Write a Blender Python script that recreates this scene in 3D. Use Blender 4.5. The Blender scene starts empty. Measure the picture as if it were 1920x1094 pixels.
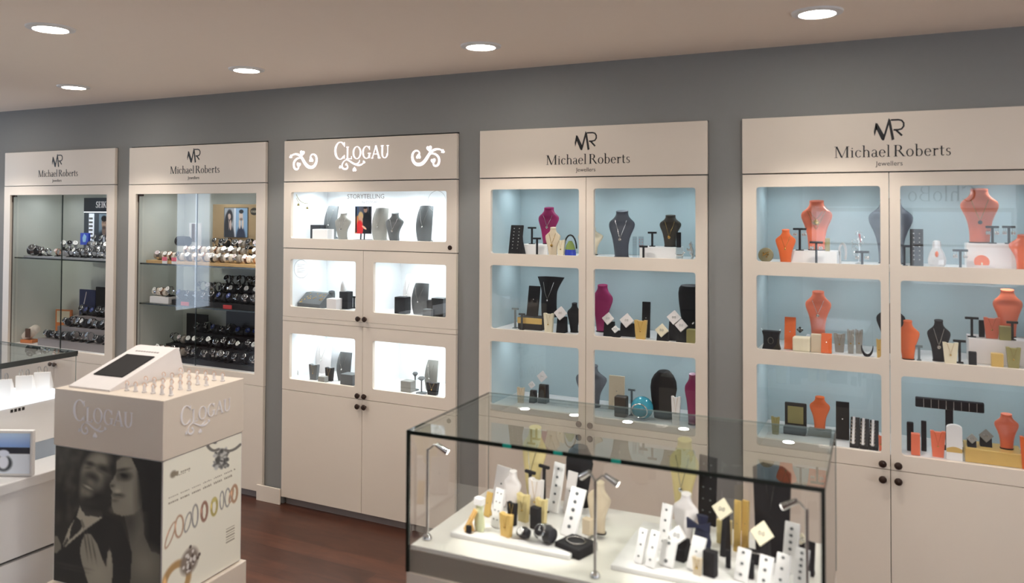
import bpy, bmesh, math, random
import numpy as np
from mathutils import Vector, Matrix, Euler
random.seed(7)
rnd = random.Random(11)
SC = bpy.context.scene
COL = SC.collection
PI = math.pi

# ------------------------------------------------------------------ camera
CX, CY, FPX, CAM_H, CAM_D = 960.0, 364.5, 1490.0, 1.652, 3.541
yaw, pitch, roll = map(math.radians, (-26.231, 1.205, .238))
Fv = Vector((math.sin(yaw)*math.cos(pitch), math.cos(yaw)*math.cos(pitch), math.sin(pitch)))
Rv = Vector((math.cos(yaw), -math.sin(yaw), 0)); Uv = Rv.cross(Fv)
Rr = math.cos(roll)*Rv + math.sin(roll)*Uv
Ur = -math.sin(roll)*Rv + math.cos(roll)*Uv
CAM = Vector((0, -CAM_D, CAM_H))
cd = bpy.data.cameras.new('camera'); cam = bpy.data.objects.new('camera', cd); COL.objects.link(cam)
cd.sensor_width = 36; cd.sensor_fit = 'HORIZONTAL'; cd.lens = 36*FPX/1920
cd.shift_x = 0; cd.shift_y = -(547-CY)/1920
cd.clip_start = .05
M4 = Matrix((Rr, Ur, -Fv)).transposed().to_4x4(); M4.translation = CAM
cam.matrix_world = M4
cd.dof.use_dof = True; cd.dof.focus_distance = 4.6; cd.dof.aperture_fstop = 2.3
SC.camera = cam
SC.view_settings.view_transform = 'Standard'; SC.view_settings.look = 'None'
SC.view_settings.gamma = 1; SC.view_settings.use_curve_mapping = False
SC.view_settings.exposure = 0.0

# measured points of the place: where the line of sight through a pixel meets a shelf or a depth
def ray(u, v): return Fv + (u-CX)/FPX*Rr - (v-CY)/FPX*Ur
def aty(u, v, y):
    d = ray(u, v); return CAM + d*((y-CAM.y)/d.y)
def atz(u, v, z):
    d = ray(u, v); return CAM + d*((z-CAM.z)/d.z)
def zat(u, v, x, y):
    d = ray(u, v); k = ((x-CAM.x)*d.x+(y-CAM.y)*d.y)/(d.x**2+d.y**2); return CAM.z+k*d.z

# ------------------------------------------------------------------ world and lights
W = bpy.data.worlds.new('world'); SC.world = W; W.use_nodes = True
W.node_tree.nodes['Background'].inputs[0].default_value = (.62, .74, .9, 1)
W.node_tree.nodes['Background'].inputs[1].default_value = .9
FLOOR = -.03; CEIL = 2.36
SPOT_W, SPOT_C = 27.0, (1, .94, .86)
ROW_LED = (.80, .93, 1.0)
def area(name, loc, sx, sy, watts, col, rot=(0, 0, 0), spread=180):
    l = bpy.data.lights.new(name, 'AREA'); l.shape = 'RECTANGLE'; l.size = sx; l.size_y = sy
    l.energy = watts; l.color = col; l.spread = math.radians(spread)
    o = bpy.data.objects.new(name, l); COL.objects.link(o); o.location = loc; o.rotation_euler = rot
    return o
# cool fill added on the left, placed at assumed shop windows
for y_, w_, p_ in ((-3.675, .6, 13), (-5.12, .7, 36), (-.75, .9, 36)):
    area('added_window_fill', (-8.05, y_, 1.35), 1.9, w_, p_, (.70, .83, 1.0), (0, -PI/2, 0))
area('added_window_fill', (3.25, -3.0, 1.35), 1.9, 3.6, 40, (.95, .96, 1.0), (0, PI/2, 0))  # added fill from the right, out of view

# ------------------------------------------------------------------ materials
_mats = {}
def mat(name, c, rough=.5, metal=0., var=.04, scale=30, emit=0, spec=.5, bump=0., coat=0., trans=0., sheen=0.):
    if name in _mats: return _mats[name]
    m = bpy.data.materials.new(name); m.use_nodes = True; nt = m.node_tree; b = nt.nodes['Principled BSDF']
    if len(c) == 3: c = (*c, 1)
    b.inputs['Base Color'].default_value = c
    if var:
        n = nt.nodes.new('ShaderNodeTexNoise'); n.inputs['Scale'].default_value = scale; n.inputs['Detail'].default_value = 3
        tc = nt.nodes.new('ShaderNodeTexCoord'); nt.links.new(tc.outputs['Object'], n.inputs['Vector'])
        mx = nt.nodes.new('ShaderNodeMix'); mx.data_type = 'RGBA'
        mx.inputs[6].default_value = tuple(max(0, k*(1-var)) for k in c[:3])+(1,)
        mx.inputs[7].default_value = tuple(min(1, k*(1+var)) for k in c[:3])+(1,)
        nt.links.new(n.outputs['Fac'], mx.inputs[0]); nt.links.new(mx.outputs[2], b.inputs['Base Color'])
        if bump:
            bp = nt.nodes.new('ShaderNodeBump'); bp.inputs['Strength'].default_value = bump; bp.inputs['Distance'].default_value = .002
            nt.links.new(n.outputs['Fac'], bp.inputs['Height']); nt.links.new(bp.outputs['Normal'], b.inputs['Normal'])
    b.inputs['Roughness'].default_value = rough; b.inputs['Metallic'].default_value = metal
    b.inputs['Specular IOR Level'].default_value = spec
    b.inputs['Coat Weight'].default_value = coat
    b.inputs['Sheen Weight'].default_value = sheen
    if trans: b.inputs['Transmission Weight'].default_value = trans
    if emit:
        b.inputs['Emission Color'].default_value = c; b.inputs['Emission Strength'].default_value = emit
    _mats[name] = m; return m
def glassmat(name, tint=(1, 1, 1), rough=0.0, refl=1.0, ior=1.5):
    if name in _mats: return _mats[name]
    m = bpy.data.materials.new(name); m.use_nodes = True; nt = m.node_tree; nt.nodes.clear()
    o = nt.nodes.new('ShaderNodeOutputMaterial'); t = nt.nodes.new('ShaderNodeBsdfTransparent'); t.inputs[0].default_value = (*tint, 1)
    g = nt.nodes.new('ShaderNodeBsdfGlossy'); g.inputs['Roughness'].default_value = rough
    f = nt.nodes.new('ShaderNodeFresnel'); f.inputs[0].default_value = ior
    k = nt.nodes.new('ShaderNodeMath'); k.operation = 'MULTIPLY'; k.inputs[1].default_value = refl
    mx = nt.nodes.new('ShaderNodeMixShader')
    ge = nt.nodes.new('ShaderNodeNewGeometry'); iv = nt.nodes.new('ShaderNodeMapRange')   # leaving faces do not reflect
    iv.inputs[3].default_value = ior; iv.inputs[4].default_value = 1.0
    nt.links.new(ge.outputs['Backfacing'], iv.inputs[0]); nt.links.new(iv.outputs[0], f.inputs[0])
    nt.links.new(f.outputs[0], k.inputs[0]); nt.links.new(k.outputs[0], mx.inputs[0]); nt.links.new(t.outputs[0], mx.inputs[1]); nt.links.new(g.outputs[0], mx.inputs[2])
    nt.links.new(mx.outputs[0], o.inputs[0]); _mats[name] = m; return m
def vcolmat():
    if 'print' in _mats: return _mats['print']
    m = bpy.data.materials.new('print'); m.use_nodes = True; nt = m.node_tree; b = nt.nodes['Principled BSDF']
    a = nt.nodes.new('ShaderNodeVertexColor'); a.layer_name = 'ink'
    nt.links.new(a.outputs['Color'], b.inputs['Base Color']); b.inputs['Roughness'].default_value = .35
    _mats['print'] = m; return m

def srgb(r, g, b):
    f = lambda c: (c/255/12.92) if c/255 <= .04045 else ((c/255+.055)/1.055)**2.4
    return (f(r), f(g), f(b))
CREAM = mat('cream_lacquer', srgb(224, 211, 196), .38, var=.01, scale=6)
GREYWALL = mat('grey_wall_paint', srgb(134, 133, 131), .85, var=.02, scale=40, bump=.1)
CEILM = mat('ceiling_paint', srgb(248, 230, 212), .9, var=.01)
INTER = mat('cabinet_interior', srgb(182, 199, 203), .45, var=.01)
INTERW = mat('white_interior', srgb(240, 242, 243), .5, var=.01)
INTERG = mat('grey_green_interior', srgb(205, 208, 200), .5, var=.01)
GAPM = mat('shadow_gap', srgb(40, 36, 33), .8)
GLASS = glassmat('clear_glass', refl=1.7)
GLASSTOP = glassmat('counter_glass', (.84, .88, .86), refl=1.2)
EDGE = mat('dark_glass_edge', srgb(20, 34, 30), .2, spec=.8)
BRONZE = mat('bronze_knob', srgb(70, 55, 48), .35, .8)
CHROME = mat('chrome', srgb(200, 200, 200), .15, 1., var=.02)
SILVER = mat('silver', srgb(205, 205, 202), .2, 1., var=.05)
GOLD = mat('gold_metal', srgb(205, 170, 100), .22, 1., var=.05)
BLACK = mat('black_velvet', srgb(30, 30, 33), .7, var=.15, scale=80, spec=.3)
BLACKG = mat('black_acrylic', srgb(14, 14, 16), .2, var=0)
NAVY = mat('navy_satin', srgb(30, 36, 62), .5)
SLATE = mat('slate_leatherette', srgb(66, 72, 84), .5, var=.06, bump=.2, scale=200)
BROWNB = mat('dark_brown_velvet', srgb(60, 54, 46), .6, var=.1)
MAG = mat('magenta_satin', srgb(150, 20, 90), .45, var=.06, scale=60)
CORAL = mat('coral_satin', srgb(232, 118, 84), .33, var=.05, scale=60, coat=.2)
ORANGE = mat('orange_satin', srgb(225, 105, 48), .4, var=.05, scale=60)
BEIGE = mat('beige_linen', srgb(208, 192, 165), .7, var=.06, scale=150)
CREAMY = mat('ivory_leatherette', srgb(228, 218, 190), .5, var=.04)
YELLOW = mat('gold_satin', srgb(220, 202, 144), .4, var=.05, scale=60)
GOLDBOX = mat('gold_card', srgb(216, 180, 104), .4, .2, var=.06)
OLIVE = mat('olive_card', srgb(150, 142, 88), .5, var=.08)
WHITEP = mat('white_gloss', srgb(238, 236, 234), .3, var=.01)
PALE = mat('pale_leatherette', srgb(226, 220, 218), .5, var=.03)
GREYST = mat('grey_suede', srgb(92, 95, 96), .6, var=.06, scale=120)
GREYLT = mat('light_grey_suede', srgb(140, 138, 132), .6, var=.06, scale=120)
CRYST = glassmat('crystal', (.88, .9, .92), refl=2.2)
TURQ = mat('turquoise_glass', srgb(60, 150, 170), .15, var=.2, scale=60)
BLUEG = mat('blue_glass', srgb(50, 70, 180), .15, var=.3, scale=60)
WOODT = mat('light_wood', srgb(200, 164, 110), .5, var=.12, scale=12)
TAN = mat('tan_board', srgb(176, 150, 112), .6, var=.05)
RED = mat('red_tag', srgb(190, 50, 50), .5)
PINK = mat('pink_card', srgb(230, 110, 130), .5)
STONE = mat('pale_stone_deck', srgb(232, 229, 220), .35, var=.03, scale=5)
FASCIA = mat('taupe_fascia', srgb(150, 142, 130), .5, var=.02)
INKM = mat('black_lettering', srgb(22, 18, 18), .45, var=0)
GREYINK = mat('grey_lettering', srgb(90, 84, 78), .5, var=0)
GREYPL = mat('grey_plinth', srgb(150, 142, 140), .4, .2)
LEDLET = mat('lit_lettering', (1, .93, 1), .5, var=0, emit=1.25)
LAMP = mat('lamp_diffuser', (1, .95, .88), .5, var=0, emit=70)
TRIMW = mat('white_trim', srgb(230, 226, 222), .5)
SILVLET = mat('silver_lettering', srgb(240, 236, 238), .35, 0, var=0)

# ------------------------------------------------------------------ mesh helpers
class MB:
    def __init__(s): s.bm = bmesh.new(); s.M = Matrix()
    def v(s, p): return s.bm.verts.new(s.M @ Vector(p))
    def box(s, x0, y0, z0, x1, y1, z1, R=None, bev=0):
        c = Vector(((x0+x1)/2, (y0+y1)/2, (z0+z1)/2)); h = ((x1-x0)/2, (y1-y0)/2, (z1-z0)/2)
        vs = []
        for a in (-1, 1):
            for b in (-1, 1):
                for d in (-1, 1):
                    p = Vector((a*h[0], b*h[1], d*h[2]))
                    if R is not None: p = R @ p
                    vs.append(s.v(c+p))
        fs = []
        for q in ((0, 1, 3, 2), (4, 6, 7, 5), (0, 4, 5, 1), (2, 3, 7, 6), (0, 2, 6, 4), (1, 5, 7, 3)):
            fs.append(s.bm.faces.new([vs[i] for i in q]))
        if bev:
            es = list({e for f in fs for e in f.edges})
            bmesh.ops.bevel(s.bm, geom=es, offset=bev, segments=2, affect='EDGES', profile=.5)
        return s
    def prism(s, pts, y0, y1, plane='xz'):
        def q(a, b, t): return (a, t, b) if plane == 'xz' else ((a, b, t) if plane == 'xy' else (t, a, b))
        A = [s.v(q(a, b, y0)) for a, b in pts]; B = [s.v(q(a, b, y1)) for a, b in pts]; n = len(pts)
        s.bm.faces.new(A); s.bm.faces.new(B[::-1])
        for i in range(n): s.bm.faces.new((A[i], B[i], B[(i+1) % n], A[(i+1) % n]))
        return s
    def rings(s, R, cap=True):
        """R: list of rings of points, all the same count"""
        V = [[s.v(p) for p in r] for r in R]; n = len(V[0])
        for a, b in zip(V, V[1:]):
            for i in range(n): s.bm.faces.new((a[i], a[(i+1) % n], b[(i+1) % n], b[i]))
        if cap: s.bm.faces.new(V[0][::-1]); s.bm.faces.new(V[-1])
        return s
    def lathe(s, prof, cx=0, cy=0, n=20, sx=1, sy=1):
        return s.rings([[(cx+r*sx*math.cos(2*PI*i/n), cy+r*sy*math.sin(2*PI*i/n), z) for i in range(n)] for r, z in prof])
    def tube(s, pts, r, n=8, closed=False, flat=1.0):
        pts = [Vector(p) for p in pts]; m = len(pts); rr = r if isinstance(r, (list, tuple)) else [r]*m
        R = []; prev = None
        for i, p in enumerate(pts):
            if closed: t = (pts[(i+1) % m]-pts[i-1]).normalized()
            else: t = (pts[min(i+1, m-1)]-pts[max(i-1, 0)]).normalized()
            if prev is None:
                a = Vector((0, 0, 1)) if abs(t.z) < .9 else Vector((1, 0, 0)); u = t.cross(a).normalized()
            else: u = (prev-t*prev.dot(t)).normalized()
            w = t.cross(u); prev = u
            R.append([p+u*(rr[i]*math.cos(2*PI*k/n))+w*(rr[i]*flat*math.sin(2*PI*k/n)) for k in range(n)])
        if closed: R.append(R[0]); return s.rings(R, cap=False)
        return s.rings(R)
    def ball(s, c, r, n=12, sc=(1, 1, 1)):
        k = max(4, n//2+1)
        return s.lathe2([(max(.02, math.sin(PI*i/k))*r, -math.cos(PI*i/k)*r) for i in range(k+1)], c, n, sc)
    def lathe2(s, prof, c, n, sc):
        return s.rings([[(c[0]+r*sc[0]*math.cos(2*PI*i/n), c[1]+r*sc[1]*math.sin(2*PI*i/n), c[2]+z*sc[2]) for i in range(n)] for r, z in prof])
    def strip(s, pts, ws, y0, y1):
        """ribbon in xz with widths ws, extruded y0..y1"""
        m = len(pts); L = []; Rr_ = []
        for i, p in enumerate(pts):
            a = pts[max(i-1, 0)]; b = pts[min(i+1, m-1)]; dx, dz = b[0]-a[0], b[1]-a[1]; l = math.hypot(dx, dz) or 1
            nx, nz = -dz/l, dx/l; w = (ws[i] if isinstance(ws, (list, tuple)) else ws)/2
            L.append((p[0]+nx*w, p[1]+nz*w)); Rr_.append((p[0]-nx*w, p[1]-nz*w))
        R = [[(L[i][0], y0, L[i][1]), (Rr_[i][0], y0, Rr_[i][1]), (Rr_[i][0], y1, Rr_[i][1]), (L[i][0], y1, L[i][1])] for i in range(m)]
        return s.rings(R)
    def build(s, name, m, parent=None, smooth=False, loc=None):
        me = bpy.data.meshes.new(name); bmesh.ops.recalc_face_normals(s.bm, faces=s.bm.faces); s.bm.to_mesh(me); s.bm.free()
        if smooth:
            for p in me.polygons: p.use_smooth = True
            me.set_sharp_from_angle(angle=math.radians(42))
        o = bpy.data.objects.new(name, me); COL.objects.link(o)
        if m is not None: me.materials.append(m)
        if parent is not None: o.parent = parent
        if loc is not None: o.location = loc
        return o
def tag(o, label, cat, group=None, kind=None):
    if label: o['label'] = label
    if cat: o['category'] = cat
    if group: o['group'] = group
    if kind: o['kind'] = kind
    return o
def thing(name, label, cat, loc=(0, 0, 0), rz=0, group=None):
    o = bpy.data.objects.new(name, None); COL.objects.link(o); o.empty_display_size = .02
    o.location = loc; o.rotation_euler = (0, 0, rz); return tag(o, label, cat, group)
def structure(o): o['kind'] = 'structure'; return o
def dup(src, loc, rz=0, label=None, scale=1, rx=0, mats=None):
    r = src.copy(); COL.objects.link(r); r.location = loc; r.rotation_euler = (rx, 0, rz)
    r.scale = (scale,)*3 if not isinstance(scale, tuple) else scale
    if label: r['label'] = label
    for ch in src.children:
        c = ch.copy(); COL.objects.link(c); c.parent = r
        for g in ch.children:
            d = g.copy(); COL.objects.link(d); d.parent = c
    return r

# ------------------------------------------------------------------ lettering (serif capitals and lower case drawn as strokes)
def arc(cx, cz, rx, rz, ts, tt, a0, a1, n=28):
    n = max(6, int(n*abs(a1-a0)/360)); out = []
    for i in range(n+1):
        a = math.radians(a0+(a1-a0)*i/n)
        out.append(((cx+rx*math.cos(a), cz+rz*math.sin(a)), (cx+(rx-ts)*math.cos(a), cz+(rz-tt)*math.sin(a))))
    return ('a', out)
def rc(x0, z0, x1, z1): return ('p', [(x0, z0), (x1, z0), (x1, z1), (x0, z1)])
def dg(x0, z0, x1, z1, w): return ('p', [(x0-w/2, z0), (x0+w/2, z0), (x1+w/2, z1), (x1-w/2, z1)])
def sf(x, z, h=.11, t=.035): return rc(x-h, z, x+h, z+t)
X = .63
GL = {
 'M': ([dg(.14, 0, .14, 1, .05), dg(.17, 1, .58, 0, .13), dg(.58, 0, .98, 1, .045), rc(.93, 0, 1.06, 1), sf(.14, 0, .12), sf(.995, 0, .14), sf(.13, .965, .13), sf(1.02, .965, .12)], 1.2),
 'i': ([rc(.1, 0, .2, X), sf(.15, 0, .12), sf(.1, X-.035, .09), ('p', [(.09, .8), (.15, .74), (.21, .8), (.15, .87)])], .3),
 'c': ([arc(.29, X/2, .25, .325, .1, .035, 40, 320), ('p', [(.4, .5), (.5, .5), (.5, .56), (.42, .6)])], .53),
 'h': ([rc(.1, 0, .2, 1.04), sf(.15, 0, .11), sf(.1, 1.01, .08), arc(.335, .4, .225, .245, .1, .05, 0, 150), rc(.46, 0, .56, .41), sf(.51, 0, .11)], .65),
 'a': ([rc(.34, .06, .44, .48), arc(.25, .45, .19, .195, .07, .035, 0, 160), arc(.22, .17, .18, .19, .09, .035, 40, 330), sf(.45, 0, .07, .06)], .52),
 'e': ([arc(.29, X/2, .25, .325, .1, .035, 5, 320), rc(.1, .33, .53, .365)], .57),
 'l': ([rc(.1, 0, .2, 1.04), sf(.15, 0, .12), sf(.1, 1.01, .08)], .3),
 'R': ([rc(.12, 0, .25, 1), sf(.18, 0, .14), rc(.05, .965, .4, 1), arc(.38, .75, .27, .25, .13, .035, -90, 90), rc(.2, .5, .4, .535), dg(.78, 0, .42, .52, .14), sf(.8, 0, .1)], .88),
 'o': ([arc(.31, X/2, .27, .33, .1, .035, 0, 360)], .62),
 'b': ([rc(.09, 0, .19, 1.04), sf(.09, 1.01, .08), arc(.32, X/2, .26, .33, .1, .035, -150, 150)], .62),
 'r': ([rc(.1, 0, .2, X), sf(.15, 0, .12), sf(.1, X-.035, .09), arc(.32, .42, .16, .2, .07, .08, 60, 160), ('p', [(.36, .5), (.44, .52), (.42, .62), (.36, .62)])], .46),
 't': ([rc(.12, .1, .22, .82), rc(.02, X-.04, .36, X), arc(.25, .13, .13, .14, .1, .05, 180, 330)], .4),
 's': ([arc(.22, .465, .16, .17, .075, .035, 30, 260), arc(.2, .17, .18, .18, .08, .035, -150, 85), dg(.32, .25, .14, .36, .1)], .44),
 'C': ([arc(.47, .5, .42, .52, .13, .04, 42, 318), rc(.76, .72, .8, .98), rc(.76, .03, .79, .24)], .86),
 'L': ([rc(.12, 0, .25, 1), sf(.18, .965, .14), rc(.03, 0, .62, .04), rc(.58, 0, .62, .22)], .66),
 'O': ([arc(.48, .5, .43, .52, .13, .04, 0, 360)], .96),
 'G': ([arc(.47, .5, .42, .52, .13, .04, 42, 330), rc(.76, .7, .8, .98), rc(.7, .05, .83, .42), rc(.6, .4, .92, .44)], .94),
 'A': ([dg(.1, 0, .44, 1.02, .05), dg(.78, 0, .44, 1.02, .14), rc(.2, .32, .66, .36), sf(.1, 0, .11), sf(.78, 0, .14)], .88),
 'U': ([rc(.12, .35, .25, 1), sf(.18, .965, .14), rc(.7, .35, .75, 1), sf(.72, .965, .12), arc(.435, .36, .315, .38, .12, .05, 180, 360)], .86),
 'S': ([arc(.34, .73, .25, .28, .12, .05, 30, 262), arc(.31, .27, .28, .29, .13, .05, -150, 84), rc(.52, .76, .56, 1), rc(.04, .02, .08, .26)], .66),
 'E': ([rc(.12, 0, .25, 1), rc(.04, .95, .66, 1), rc(.04, 0, .68, .05), rc(.2, .48, .5, .53), rc(.62, .78, .66, 1), rc(.64, 0, .68, .24), rc(.47, .4, .5, .62)], .74),
 'I': ([rc(.12, 0, .25, 1), sf(.185, 0, .16, .05), sf(.185, .95, .16, .05)], .38),
 'K': ([rc(.12, 0, .25, 1), sf(.185, 0, .16, .05), sf(.185, .95, .16, .05), dg(.25, .4, .66, 1, .06), dg(.74, 0, .4, .56, .14), sf(.76, 0, .13, .05), sf(.66, .95, .12, .05)], .86),
 'B': ([rc(.12, 0, .2, 1), rc(.04, .96, .42, 1), rc(.04, 0, .44, .04), rc(.2, .5, .42, .54), arc(.4, .76, .25, .24, .08, .04, -90, 90), arc(.42, .27, .29, .27, .08, .04, -90, 90)], .78),
 'F': ([rc(.12, 0, .25, 1), rc(.04, .95, .64, 1), sf(.185, 0, .14, .04), rc(.2, .48, .5, .53), rc(.6, .76, .64, 1)], .66),
 ' ': ([], .14),
}
def add_word(mb, text, x, z, cap, y0, y1, align='c', track=.03, caps=None, squash=1.0):
    """letters in the xz plane read from -y; caps: height per letter"""
    hs = [cap*(caps[i] if caps else 1) for i in range(len(text))]
    tot = sum((GL[c][1]+track)*h*squash for c, h in zip(text, hs)); px = x-tot/2 if align == 'c' else x
    for i, (c, h) in enumerate(zip(text, hs)):
        for k, d in GL[c][0]:
            f = lambda p: (px+p[0]*h*squash, z+p[1]*h)
            if k == 'p': mb.prism([f(p) for p in d], y0, y1)
            else: mb.rings([[(f(o)[0], y0, f(o)[1]), (f(i_)[0], y0, f(i_)[1]), (f(i_)[0], y1, f(i_)[1]), (f(o)[0], y1, f(o)[1])] for o, i_ in d], cap=True)
        px += (GL[c][1]+track)*h*squash
    return tot
def sans_word(name, text, size, m, parent, loc, rot=(PI/2, 0, 0), depth=.0006):
    cu = bpy.data.curves.new(name, 'FONT'); cu.body = text; cu.size = size; cu.align_x = 'CENTER'; cu.extrude = depth; cu.resolution_u = 3
    t = bpy.data.objects.new(name, cu); COL.objects.link(t)
    dg_ = bpy.context.evaluated_depsgraph_get(); me = bpy.data.meshes.new_from_object(t.evaluated_get(dg_)); bpy.data.objects.remove(t)
    me.name = name; me.materials.clear(); me.materials.append(m)
    o = bpy.data.objects.new(name, me); COL.objects.link(o); o.parent = parent; o.location = loc; o.rotation_euler = rot; return o
def spiral(cx, cz, r0, r1, a0, a1, n=22):
    return [(cx+(r0+(r1-r0)*i/n)*math.cos(math.radians(a0+(a1-a0)*i/n)), cz+(r0+(r1-r0)*i/n)*math.sin(math.radians(a0+(a1-a0)*i/n))) for i in range(n+1)]
def heart(mb, cx, cz, s, y0, y1, rot=0):
    pts = []
    for i in range(20):
        t = 2*PI*i/20; x = .9*math.sin(t)**3; z = (13*math.cos(t)-5*math.cos(2*t)-2*math.cos(3*t)-math.cos(4*t))/16
        c, sn = math.cos(rot), math.sin(rot); pts.append((cx+s*(x*c-z*sn), cz+s*(x*sn+z*c)))
    mb.prism(pts, y0, y1)
def bez(p0, p1, p2, p3, n=16):
    return [tuple((1-t)**3*a+3*(1-t)**2*t*b+3*(1-t)*t*t*c+t**3*d for a, b, c, d in zip(p0, p1, p2, p3)) for t in [i/n for i in range(n+1)]]
def taper(n, w): return [w*(.25+.75*math.sin(PI*i/(n-1))) for i in range(n)]
def vine(mb, cx, cz, s, y0, y1, flip=1):
    """scrolling vine with four heart leaves; s = overall width"""
    T = lambda P: [(cx+flip*(p[0]-267)*s/325, cz-(p[1]-350)*s/325*.89) for p in P]
    A = bez((128, 322), (150, 290), (215, 290), (252, 340))+bez((252, 340), (285, 385), (305, 440), (362, 438))[1:]+bez((362, 438), (425, 435), (445, 320), (385, 308))[1:]+bez((385, 308), (360, 305), (345, 325), (348, 345), 8)[1:]
    B = bez((262, 352), (215, 318), (150, 360), (160, 415))+bez((160, 415), (165, 470), (222, 462), (216, 425))[1:]
    n = len(A); P = T(A); mb.strip(P, [(8+19*math.sin(PI*min(1, i/(n-1)*1.05))**1.3)*s/325 for i in range(n)], y0, y1)
    n = len(B); P = T(B); mb.strip(P, [(8+10*math.sin(PI*i/(n-1)))*s/325 for i in range(n)], y0, y1)
    for a, b, r, q in ((256, 292, -.15, 34), (125, 323, 1.0, 22), (360, 362, PI, 29), (216, 408, -.2, 30)):
        p = T([(a, b)])[0]; heart(mb, p[0], p[1], .84*q*s/325, y0, y1, r*flip if r != PI else PI)
def clogau_word(mb, x, z, cap, y0, y1):
    """capitals with a scroll under the first letters; z = base line"""
    caps = [1.42, 1, 1, 1, 1, 1]
    w = sum((GL[c][1]+.02)*h for c, h in zip('CLOGAU', caps)); sq = 5.55/w
    tot = add_word(mb, 'CLOGAU', x, z, cap, y0, y1, caps=caps, track=.02, squash=sq)
    k = tot/595; T = lambda P: [(x+(p[0]-907)*k, z-(p[1]-350)*k*.89) for p in P]
    for P, w_ in ((bez((735, 362), (775, 345), (800, 400), (880, 413))+bez((880, 413), (905, 415), (920, 405), (932, 395))[1:], 15), (bez((840, 402), (875, 400), (893, 385), (893, 362)), 9),
                  (bez((735, 362), (690, 385), (690, 450), (740, 450))+bez((740, 450), (765, 447), (770, 420), (755, 405))[1:], 14)):
        P = T(P); mb.strip(P, taper(len(P), w_*k*.95), y0, y1)
    for a, b, r, s_ in ((683, 428, 1.2, 17), (750, 403, PI, 14), (838, 455, PI, 26), (938, 386, -.6, 17)):
        p = T([(a, b)])[0]; heart(mb, p[0], p[1], .85*s_*k, y0, y1, r)
    return tot
def mr_mark(mb, cx, cz, s, y0, y1):
    """monogram; s = overall height"""
    f = lambda P: [(cx+(a-948)/138*s, cz-(b-148)/138*s) for a, b in P]
    for P in ([(872, 106), (881, 132), (865, 188), (861, 160)], [(870, 106), (882, 108), (921, 186), (911, 216), (904, 210), (871, 134)],
              [(946, 78), (949, 112), (919, 216), (908, 216)], [(946, 78), (956, 92), (977, 212), (962, 218), (946, 118)]):
        mb.prism(f(P), y0, y1)
    P = [(957, 91), (1000, 91), (1018, 96), (1029, 112), (1029, 132), (1018, 148), (1000, 153), (972, 153)]
    mb.strip(f(P), .075*s, y0, y1); mb.strip(f([(984, 152), (1020, 190)]), .085*s, y0, y1)

# ------------------------------------------------------------------ printed pictures (ink colours on a grid of points)
def picture(name, w, h, nx, ny, fn, parent, loc, rot=(0, 0, 0), bend=0):
    gx, gz = np.meshgrid(np.linspace(0, w, nx+1), np.linspace(0, h, ny+1)); img = np.zeros((ny+1, nx+1, 3)); fn(img, gx, gz)
    me = bpy.data.meshes.new(name); yy = bend*((gx/w-.5)**2)
    V = np.stack([gx-w/2, yy, h-gz], -1).reshape(-1, 3)
    F = [(j*(nx+1)+i, (j+1)*(nx+1)+i, (j+1)*(nx+1)+i+1, j*(nx+1)+i+1) for j in range(ny) for i in range(nx)]
    me.from_pydata(V.tolist(), [], F); a = me.color_attributes.new('ink', 'FLOAT_COLOR', 'POINT')
    lin = np.clip(img, 0, 1)**2.2
    a.data.foreach_set('color', np.concatenate([lin.reshape(-1, 3), np.ones(((nx+1)*(ny+1), 1))], 1).astype(np.float32).ravel())
    me.materials.append(vcolmat())
    o = bpy.data.objects.new(name, me); COL.objects.link(o); o.parent = parent; o.location = loc; o.rotation_euler = rot; return o
def ell(img, gx, gz, cx, cz, rx, rz, c, soft=.15, rot=0, a=1):
    ca, sa = math.cos(rot), math.sin(rot); dx, dz = gx-cx, gz-cz
    d = np.sqrt(((dx*ca+dz*sa)/rx)**2+((-dx*sa+dz*ca)/rz)**2); k = np.clip((1+soft-d)/(2*soft), 0, 1)*a
    img[:] = img*(1-k[..., None])+np.array(c)*k[..., None]
def poly(img, gx, gz, P, c, a=1):
    ins = np.zeros(gx.shape, bool); n = len(P)
    for i in range(n):
        x0, z0 = P[i]; x1, z1 = P[(i+1) % n]
        if z0 == z1: continue
        ins ^= ((gz < z0) != (gz < z1)) & (gx < (x1-x0)*(gz-z0)/(z1-z0)+x0)
    img[ins] = img[ins]*(1-a)+np.array(c)*a

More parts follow.
